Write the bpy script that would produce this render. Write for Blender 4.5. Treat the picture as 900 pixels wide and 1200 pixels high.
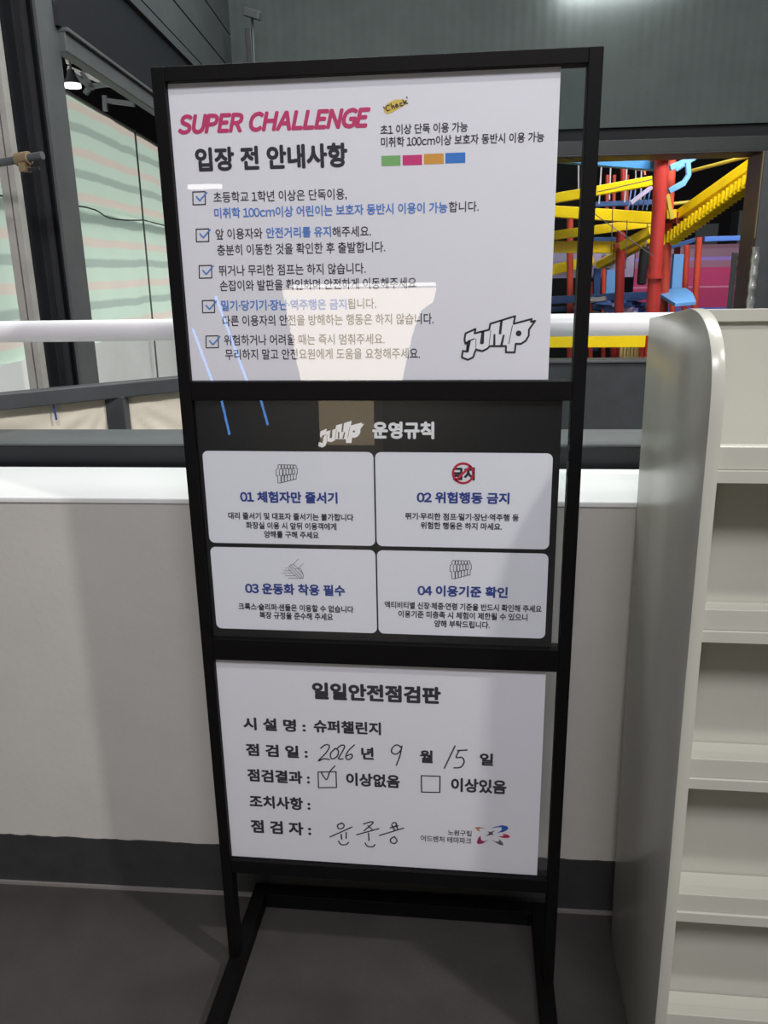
import bpy, bmesh, math, random
from mathutils import Vector, Matrix
random.seed(7)
C = bpy.context.scene
for o in list(bpy.data.objects): bpy.data.objects.remove(o)
COL = C.collection

# ---------------------------------------------------------------- camera, world, lights, exposure
PITCH, YAW, ROLL = 0.2884, -0.1152, -0.0174
fw = Vector((math.sin(YAW)*math.cos(PITCH), math.cos(YAW)*math.cos(PITCH), -math.sin(PITCH)))
ri = Vector((math.cos(YAW), -math.sin(YAW), 0)); up = ri.cross(fw)
cr, sr = math.cos(ROLL), math.sin(ROLL)
ri, up = ri*cr + up*sr, up*cr - ri*sr
cam = bpy.data.objects.new('camera', bpy.data.cameras.new('camera')); COL.objects.link(cam)
m = Matrix((ri, up, -fw)).transposed().to_4x4(); m.translation = (0.1586, -1.2955, 1.389)
cam.matrix_world = m
cam.data.sensor_fit = 'VERTICAL'; cam.data.sensor_height = 36.0
cam.data.lens = 947.563/1200*36.0
cam.data.clip_start = 0.02
C.camera = cam
C.view_settings.view_transform = 'Standard'; C.view_settings.look = 'None'
C.view_settings.exposure = 0.0; C.view_settings.gamma = 1.0; C.view_settings.use_curve_mapping = False

w = bpy.data.worlds.new('world'); C.world = w; w.use_nodes = True
w.node_tree.nodes['Background'].inputs[0].default_value = (0.96, 0.93, 1.0, 1)
w.node_tree.nodes['Background'].inputs[1].default_value = 0.13

def area(name, loc, target, sx, sy, power, color=(1, 1, 1), spread=math.pi):
    l = bpy.data.lights.new(name, 'AREA'); l.shape = 'RECTANGLE'; l.size = sx; l.size_y = sy
    l.energy = power; l.color = color; l.spread = spread
    o = bpy.data.objects.new(name, l); COL.objects.link(o); o.location = loc
    o.rotation_euler = (Vector(target) - Vector(loc)).to_track_quat('-Z', 'Y').to_euler()
    return o
area('key_ceiling_lamp', (2.75, -1.90, 4.4), (0.0, 0.0, 0.7), 0.16, 0.16, 108, (1.0, 0.97, 0.92))
area('front_ceiling_lamp', (0.6, -3.1, 4.0), (0.1, 0.1, 0.6), 1.8, 0.7, 116, (0.98, 0.94, 1.0))
area('void_ceiling_lamp', (1.5, 1.5, 4.6), (1.0, 1.2, 0.0), 1.9, 1.6, 150, (0.96, 1.0, 0.97))
area('course_fill_light', (1.8, 4.45, 3.1), (1.6, 6.0, 1.3), 2.4, 0.4, 135, (1.0, 1.0, 1.0))  # added fill, hidden behind the lintel, brightens the rope course
area('tarp_backlight', (-3.6, 3.0, 1.35), (-1.7, 2.8, 1.5), 4.5, 2.0, 150, (1.0, 1.0, 0.98))  # added backlight, unseen, makes the translucent tarpaulin evenly bright
area('void_left_fill', (-0.75, 2.3, 3.9), (-1.4, 1.6, 1.2), 0.8, 1.6, 60, (0.96, 1.0, 0.97))  # added fill for the tarpaulin and the cream cloths on the left

# ---------------------------------------------------------------- frames: S = stand frame (world), W = wall frame (turned by a)
ANG = .0225; ORG = Vector((0, .226, 0))
RW = Matrix.Rotation(ANG, 4, 'Z')
def W(p): return ORG + RW.to_3x3() @ Vector(p)

# ---------------------------------------------------------------- materials
MATS = {}
def mat(name, col, rough=.6, metal=0, spec=.5, noise=0, nscale=8, bump=0, bscale=60, emit=None, estr=0, coat=0):
    if name in MATS: return MATS[name]
    mt = bpy.data.materials.new(name); mt.use_nodes = True; nt = mt.node_tree
    b = nt.nodes['Principled BSDF']
    b.inputs['Base Color'].default_value = (*col, 1); b.inputs['Roughness'].default_value = rough
    b.inputs['Metallic'].default_value = metal; b.inputs['Specular IOR Level'].default_value = spec
    b.inputs['Coat Weight'].default_value = coat
    if emit: b.inputs['Emission Color'].default_value = (*emit, 1); b.inputs['Emission Strength'].default_value = estr
    if noise or bump:
        tc = nt.nodes.new('ShaderNodeTexCoord')
    if noise:
        n = nt.nodes.new('ShaderNodeTexNoise'); n.inputs['Scale'].default_value = nscale; n.inputs['Detail'].default_value = 6
        n.inputs['Roughness'].default_value = .65
        nt.links.new(tc.outputs['Object'], n.inputs['Vector'])
        r = nt.nodes.new('ShaderNodeValToRGB')
        r.color_ramp.elements[0].position = .3; r.color_ramp.elements[1].position = .7
        r.color_ramp.elements[0].color = (*[max(0, c*(1-noise)) for c in col], 1)
        r.color_ramp.elements[1].color = (*[min(1, c*(1+noise)) for c in col], 1)
        nt.links.new(n.outputs['Fac'], r.inputs['Fac']); nt.links.new(r.outputs['Color'], b.inputs['Base Color'])
    if bump:
        n2 = nt.nodes.new('ShaderNodeTexNoise'); n2.inputs['Scale'].default_value = bscale; n2.inputs['Detail'].default_value = 4
        nt.links.new(tc.outputs['Object'], n2.inputs['Vector'])
        bp = nt.nodes.new('ShaderNodeBump'); bp.inputs['Strength'].default_value = bump; bp.inputs['Distance'].default_value = .004
        nt.links.new(n2.outputs['Fac'], bp.inputs['Height']); nt.links.new(bp.outputs['Normal'], b.inputs['Normal'])
    MATS[name] = mt; return mt

mat('black_frame', (.0035, .0032, .0036), .55, spec=.12, noise=.15, nscale=40, bump=.05, bscale=300)
mat('paper', (.80, .785, .835), .7, noise=.012, nscale=3)
mat('board_black', (.010, .010, .012), .35)
mat('card_white', (.80, .80, .86), .6)
mat('ink', (.025, .023, .035), .6); mat('pen', (.02, .02, .03), .4)
mat('magenta', (.56, .040, .155), .6); mat('blue', (.10, .23, .62), .6); mat('navy', (.030, .055, .27), .6)
mat('white', (.85, .85, .87), .6)
mat('sw_green', (.20, .44, .15), .6); mat('sw_pink', (.62, .035, .19), .6); mat('sw_orange', (.68, .33, .05), .6); mat('sw_blue', (.04, .20, .60), .6)
mat('yellow_mark', (.72, .52, .10), .6)
mat('logo_orange', (.55, .22, .10)); mat('logo_blue', (.02, .10, .42)); mat('logo_red', (.48, .015, .07)); mat('logo_purple', (.33, .01, .09)); mat('logo_grey', (.10, .11, .12)); mat('logo_dark', (.08, .06, .06))
mat('no_red', (.62, .03, .07), .6)
mat('laminate', (.44, .44, .385), .26, spec=.5, noise=.02, nscale=5)
mat('wall_paint', (.50, .49, .455), .75, noise=.06, nscale=3.0, bump=.12, bscale=70)
mat('cap_paint', (.74, .75, .74), .5, noise=.02, nscale=6)
mat('base_black', (.030, .031, .032), .55, noise=.2, nscale=20)
mat('sealant', (.20, .19, .18), .6)
mat('steel_dark', (.018, .020, .024), .5, noise=.2, nscale=6)
mat('steel_grey', (.075, .082, .085), .5, noise=.12, nscale=8)
mat('steel_mid', (.050, .055, .060), .5, noise=.15, nscale=8)
mat('steel_light', (.36, .355, .33), .45, noise=.15, nscale=10)
mat('steel_sill', (.105, .115, .118), .5, noise=.1, nscale=8)
mat('steel_lintel', (.011, .0125, .014), .5, noise=.12, nscale=8)
mat('navy_steel', (.006, .007, .011), .45, noise=.15, nscale=5)
mat('rail_white', (.82, .82, .84), .32, noise=.02, nscale=4)
mat('void_black', (.010, .010, .012), .9)
mat('cream', (.84, .79, .65), .8, noise=.05, nscale=5)
mat('tarp_white', (.88, .90, .88), .75, noise=.05, nscale=3)
mat('red', (.44, .036, .03), .4, noise=.08, nscale=10); mat('red2', (.60, .07, .035), .45); mat('reddark', (.22, .02, .02), .5)
mat('yellow', (.90, .64, .004), .4, noise=.06, nscale=10); mat('yellow2', (.52, .40, .05), .5); mat('tan', (.45, .33, .12), .6)
mat('blue_steel', (.06, .24, .56), .45, noise=.08, nscale=8); mat('blue2', (.09, .22, .66), .45); mat('bluelight', (.15, .38, .74), .45); mat('bluedark', (.025, .075, .22), .5)
mat('tan_dark', (.20,.15,.08), .6); mat('rope', (.55, .52, .55), .8); mat('rope_blue', (.12, .22, .5), .8); mat('rope_orange', (.8, .2, .12), .7); mat('purple', (.42, .36, .52), .7); mat('wire', (.06, .06, .07), .5)
mat('foil', (.55, .55, .53), .3, metal=.8, noise=.5, nscale=14, bump=.9, bscale=22)
mat('pad_black', (.014, .014, .016), .6)
mat('floor_far', (.05, .05, .05), .8)
mat('lamp_white', (.9, .9, .9), .5, emit=(1, 1, .97), estr=6)
mat('lamp_lens', (.9, .9, .9), .5, emit=(1, 1, .96), estr=3)
mat('strip_white', (.9, .9, .9), .5, emit=(1, .97, .92), estr=8)
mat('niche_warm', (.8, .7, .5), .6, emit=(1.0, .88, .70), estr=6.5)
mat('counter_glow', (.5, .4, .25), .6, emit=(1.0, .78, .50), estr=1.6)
mat('blue_neon', (.1, .3, .9), .5, emit=(.12, .38, 1.0), estr=9)
mat('red_neon', (.9, .1, .2), .5, emit=(1.0, .15, .25), estr=4)
mat('counter_beige', (.42, .34, .24), .6, noise=.1, nscale=4)
mat('pen_blue', (.02, .07, .35), .4)

def floor_mat():
    mt = mat('floor_epoxy', (.048, .045, .042), .5, noise=.22, nscale=5, bump=.15, bscale=120)
    return mt
floor_mat()

def acrylic():
    mt = bpy.data.materials.new('acrylic'); mt.use_nodes = True; nt = mt.node_tree
    nt.nodes.remove(nt.nodes['Principled BSDF']); out = nt.nodes['Material Output']
    tr = nt.nodes.new('ShaderNodeBsdfTransparent'); tr.inputs[0].default_value = (.965, .975, .975, 1)
    gl = nt.nodes.new('ShaderNodeBsdfGlossy'); gl.inputs['Roughness'].default_value = 0
    fr = nt.nodes.new('ShaderNodeFresnel'); fr.inputs[0].default_value = 1.5
    ge = nt.nodes.new('ShaderNodeNewGeometry')
    sb = nt.nodes.new('ShaderNodeMath'); sb.operation = 'SUBTRACT'; sb.inputs[0].default_value = 1
    nt.links.new(ge.outputs['Backfacing'], sb.inputs[1])
    mu = nt.nodes.new('ShaderNodeMath'); mu.operation = 'MULTIPLY'
    nt.links.new(fr.outputs[0], mu.inputs[0]); nt.links.new(sb.outputs[0], mu.inputs[1])
    m2 = nt.nodes.new('ShaderNodeMath'); m2.operation = 'MULTIPLY'; m2.inputs[1].default_value = 1.6; m2.use_clamp = True
    nt.links.new(mu.outputs[0], m2.inputs[0])
    mx = nt.nodes.new('ShaderNodeMixShader')
    nt.links.new(m2.outputs[0], mx.inputs[0]); nt.links.new(tr.outputs[0], mx.inputs[1]); nt.links.new(gl.outputs[0], mx.inputs[2])
    nt.links.new(mx.outputs[0], out.inputs[0]); MATS['acrylic'] = mt
acrylic()

def wave_bump(name, base, scale, axis, rough=.5, strength=.6, dist=.01, noise=.1):
    mt = mat(name, base, rough, spec=.15, noise=noise, nscale=5); nt = mt.node_tree
    b = nt.nodes['Principled BSDF']; tc = nt.nodes.new('ShaderNodeTexCoord')
    wv = nt.nodes.new('ShaderNodeTexWave'); wv.bands_direction = axis; wv.inputs['Scale'].default_value = scale
    bp = nt.nodes.new('ShaderNodeBump'); bp.inputs['Strength'].default_value = strength; bp.inputs['Distance'].default_value = dist
    nt.links.new(tc.outputs['Object'], wv.inputs['Vector']); nt.links.new(wv.outputs['Fac'], bp.inputs['Height'])
    nt.links.new(bp.outputs['Normal'], b.inputs['Normal'])
wave_bump('corrugated', (.064, .076, .074), 5.2, 'X', .7, .13, .006)
wave_bump('panel_grey', (.055, .062, .064), 2.0, 'Y', .45, .1, .004)

def tarp_mat():
    mt = mat('tarp', (.50, .62, .52), .7); nt = mt.node_tree; b = nt.nodes['Principled BSDF']
    tc = nt.nodes.new('ShaderNodeTexCoord'); sp = nt.nodes.new('ShaderNodeSeparateXYZ')
    n = nt.nodes.new('ShaderNodeTexNoise'); n.inputs['Scale'].default_value = 2.5; n.inputs['Detail'].default_value = 3
    nt.links.new(tc.outputs['Object'], n.inputs['Vector']); nt.links.new(tc.outputs['Object'], sp.inputs[0])
    a1 = nt.nodes.new('ShaderNodeMath'); a1.operation = 'MULTIPLY_ADD'; a1.inputs[1].default_value = .035
    nt.links.new(n.outputs['Fac'], a1.inputs[0]); nt.links.new(sp.outputs['Z'], a1.inputs[2])
    d = nt.nodes.new('ShaderNodeMath'); d.operation = 'DIVIDE'; d.inputs[1].default_value = .205
    nt.links.new(a1.outputs[0], d.inputs[0])
    f = nt.nodes.new('ShaderNodeMath'); f.operation = 'FRACT'; nt.links.new(d.outputs[0], f.inputs[0])
    r = nt.nodes.new('ShaderNodeValToRGB'); el = r.color_ramp.elements
    G = (.43, .54, .46, 1); D = (.30, .37, .335, 1); P = (.52, .46, .41, 1)
    el[0].position = 0; el[0].color = G; el[1].position = 1; el[1].color = G
    for p, c in ((.08, G), (.12, D), (.27, D), (.33, G), (.55, G), (.60, P), (.74, P), (.80, G)):
        e = el.new(p); e.color = c
    nt.links.new(f.outputs[0], r.inputs['Fac']); nt.links.new(r.outputs['Color'], b.inputs['Base Color'])
    out = nt.nodes['Material Output']; tl = nt.nodes.new('ShaderNodeBsdfTranslucent'); mx = nt.nodes.new('ShaderNodeMixShader'); mx.inputs[0].default_value = .45
    nt.links.new(r.outputs['Color'], tl.inputs[0]); nt.links.new(b.outputs[0], mx.inputs[1]); nt.links.new(tl.outputs[0], mx.inputs[2]); nt.links.new(mx.outputs[0], out.inputs[0])
tarp_mat()

def banner_mat():
    mt = mat('banner_pink', (.42, .04, .13), .6); nt = mt.node_tree; b = nt.nodes['Principled BSDF']
    tc = nt.nodes.new('ShaderNodeTexCoord'); sp = nt.nodes.new('ShaderNodeSeparateXYZ')
    nt.links.new(tc.outputs['Object'], sp.inputs[0])
    d = nt.nodes.new('ShaderNodeMapRange'); d.inputs['From Min'].default_value = 0; d.inputs['From Max'].default_value = .66
    nt.links.new(sp.outputs['Z'], d.inputs['Value'])
    r = nt.nodes.new('ShaderNodeValToRGB'); r.color_ramp.interpolation = 'CONSTANT'; el = r.color_ramp.elements
    el[0].position = 0; el[0].color = (.10, .12, .50, 1); el[1].position = .07; el[1].color = (.45, .035, .13, 1)
    for p, c in ((.36, (.60, .22, .35, 1)), (.385, (.50, .04, .15, 1)), (.66, (.32, .14, .22, 1)), (.76, (.28, .18, .55, 1)), (.81, (.26, .14, .20, 1)), (.93, (.20, .09, .13, 1))):
        e = el.new(p); e.color = c
    nt.links.new(d.outputs[0], r.inputs['Fac']); nt.links.new(r.outputs['Color'], b.inputs['Base Color'])
banner_mat()

# ---------------------------------------------------------------- mesh building
class MB:
    def __init__(s): s.v = []; s.f = []
    def add(s, vs, fs):
        n = len(s.v); s.v += [tuple(v) for v in vs]; s.f += [tuple(i+n for i in f) for f in fs]
    def box(s, x0, y0, z0, x1, y1, z1):
        s.add([(x0,y0,z0),(x1,y0,z0),(x1,y1,z0),(x0,y1,z0),(x0,y0,z1),(x1,y0,z1),(x1,y1,z1),(x0,y1,z1)],
              [(0,3,2,1),(4,5,6,7),(0,1,5,4),(1,2,6,5),(2,3,7,6),(3,0,4,7)]); return s
    def bar(s, p, q, w, h):
        p, q = Vector(p), Vector(q); d = (q-p).normalized()
        u = d.cross(Vector((0,0,1)))
        if u.length < .05: u = Vector((1,0,0))
        u.normalize(); k = u.cross(d).normalized()
        vs = []
        for c in (p, q):
            for a, b in ((-1,-1),(1,-1),(1,1),(-1,1)): vs.append(c + u*(a*w/2) + k*(b*h/2))
        s.add(vs, [(0,1,2,3),(7,6,5,4),(0,4,5,1),(1,5,6,2),(2,6,7,3),(3,7,4,0)]); return s
    def tube(s, pts, r, n=14):
        pts = [Vector(p) for p in pts]; rings = []
        for i, p in enumerate(pts):
            d = (pts[min(i+1, len(pts)-1)] - pts[max(i-1, 0)]).normalized()
            u = d.cross(Vector((0,0,1)))
            if u.length < .05: u = d.cross(Vector((1,0,0)))
            u.normalize(); k = u.cross(d)
            rr = r[i] if isinstance(r, (list, tuple)) else r
            rings.append([p + (u*math.cos(t) + k*math.sin(t))*rr for t in [2*math.pi*j/n for j in range(n)]])
        vs = [v for g in rings for v in g]; fs = []
        for i in range(len(rings)-1):
            for j in range(n):
                a, b = i*n+j, i*n+(j+1) % n; fs.append((a, b, b+n, a+n))
        fs.append(tuple(range(n-1, -1, -1))); fs.append(tuple(range((len(rings)-1)*n, len(rings)*n)))
        s.add(vs, fs); return s
    def poly(s, pts, y, flip=False):            # flat polygon in the XZ plane, facing -Y
        bm = bmesh.new(); vs = [bm.verts.new((x, y, z)) for x, z in pts]
        f = bm.faces.new(vs); f.normal_update()
        if f.normal.y > 0: f.normal_flip()
        bmesh.ops.triangulate(bm, faces=[f], ngon_method='EAR_CLIP')
        bm.verts.index_update(); s.add([v.co for v in bm.verts], [[v.index for v in f.verts] for f in bm.faces]); bm.free(); return s
    def stroke(s, pts, wd, y, closed=False):    # ribbon in the XZ plane with round joints
        pts = [Vector((p[0], p[1])) for p in pts]
        if closed: pts = pts + [pts[0]]
        for a, b in zip(pts, pts[1:]):
            d = b-a
            if d.length < 1e-6: continue
            n = Vector((-d.y, d.x)).normalized()*wd/2
            q = [a-n, b-n, b+n, a+n]; s.add([(p.x, y, p.y) for p in q], [(0,1,2,3)])
        for i, p in enumerate(pts):
            k = 8; s.add([(p.x+math.cos(2*math.pi*j/k)*wd/2, y-.00002, p.y+math.sin(2*math.pi*j/k)*wd/2) for j in range(k)], [tuple(range(k))])
        return s
    def prism_x(s, prof, x0, x1):               # profile of (y, z) extruded along X
        n = len(prof); s.add([(x0, y, z) for y, z in prof] + [(x1, y, z) for y, z in prof],
            [tuple(range(n-1, -1, -1)), tuple(range(n, 2*n))] + [(i, (i+1) % n, n+(i+1) % n, n+i) for i in range(n)]); return s

def children_base(parent): return Vector(parent['_b']) if '_b' in parent else Vector((0,0,0))
BASES = {}
FRAMES = {}
def obj(name, mb, material, parent=None, base=None, frame='S', bevel=0, smooth=False):
    if parent is not None: b = BASES[parent]; 
    else:
        if base is None:
            xs = [v[0] for v in mb.v]; ys = [v[1] for v in mb.v]; zs = [v[2] for v in mb.v]
            base = ((min(xs)+max(xs))/2, (min(ys)+max(ys))/2, min(zs))
        b = Vector(base)
    me = bpy.data.meshes.new(name); me.from_pydata([tuple(Vector(v)-b) for v in mb.v], [], mb.f); me.update()
    if bevel or smooth:
        bm = bmesh.new(); bm.from_mesh(me); bmesh.ops.recalc_face_normals(bm, faces=bm.faces)
        if bevel:
            ed = [e for e in bm.edges if len(e.link_faces) == 2 and e.calc_face_angle(0) > .7]
            bmesh.ops.bevel(bm, geom=ed, offset=bevel, segments=2, affect='EDGES', profile=.5)
        bm.to_mesh(me); bm.free()
    if smooth:
        for p in me.polygons: p.use_smooth = True
        try: me.set_sharp_from_angle(angle=math.radians(40))
        except Exception: pass
    o = bpy.data.objects.new(name, me); COL.objects.link(o)
    mts = material if isinstance(material, (list, tuple)) else [material]
    for mm in mts: me.materials.append(MATS[mm])
    BASES[o] = b
    if parent is not None: o.parent = parent
    else: place(o, b, frame)
    return o
def place(o, b, frame):
    if frame == 'W': o.location = W(b); o.rotation_euler = (0, 0, ANG)
    else: o.location = b
def thing(name, label, cat, base, frame='S', group=None):
    o = bpy.data.objects.new(name, None); COL.objects.link(o); o.empty_display_size = .05
    BASES[o] = Vector(base); place(o, Vector(base), frame); o['label'] = label; o['category'] = cat
    if group: o['group'] = group
    return o
def tag(o, label, cat, group=None, kind=None):
    o['label'] = label; o['category'] = cat
    if group: o['group'] = group
    if kind: o['kind'] = kind
    return o
def struct(name, mb, material, frame='S', label=None, **k):
    o = obj(name, mb, material, None, None, frame, **k); o['kind'] = 'structure'
    return o

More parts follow.
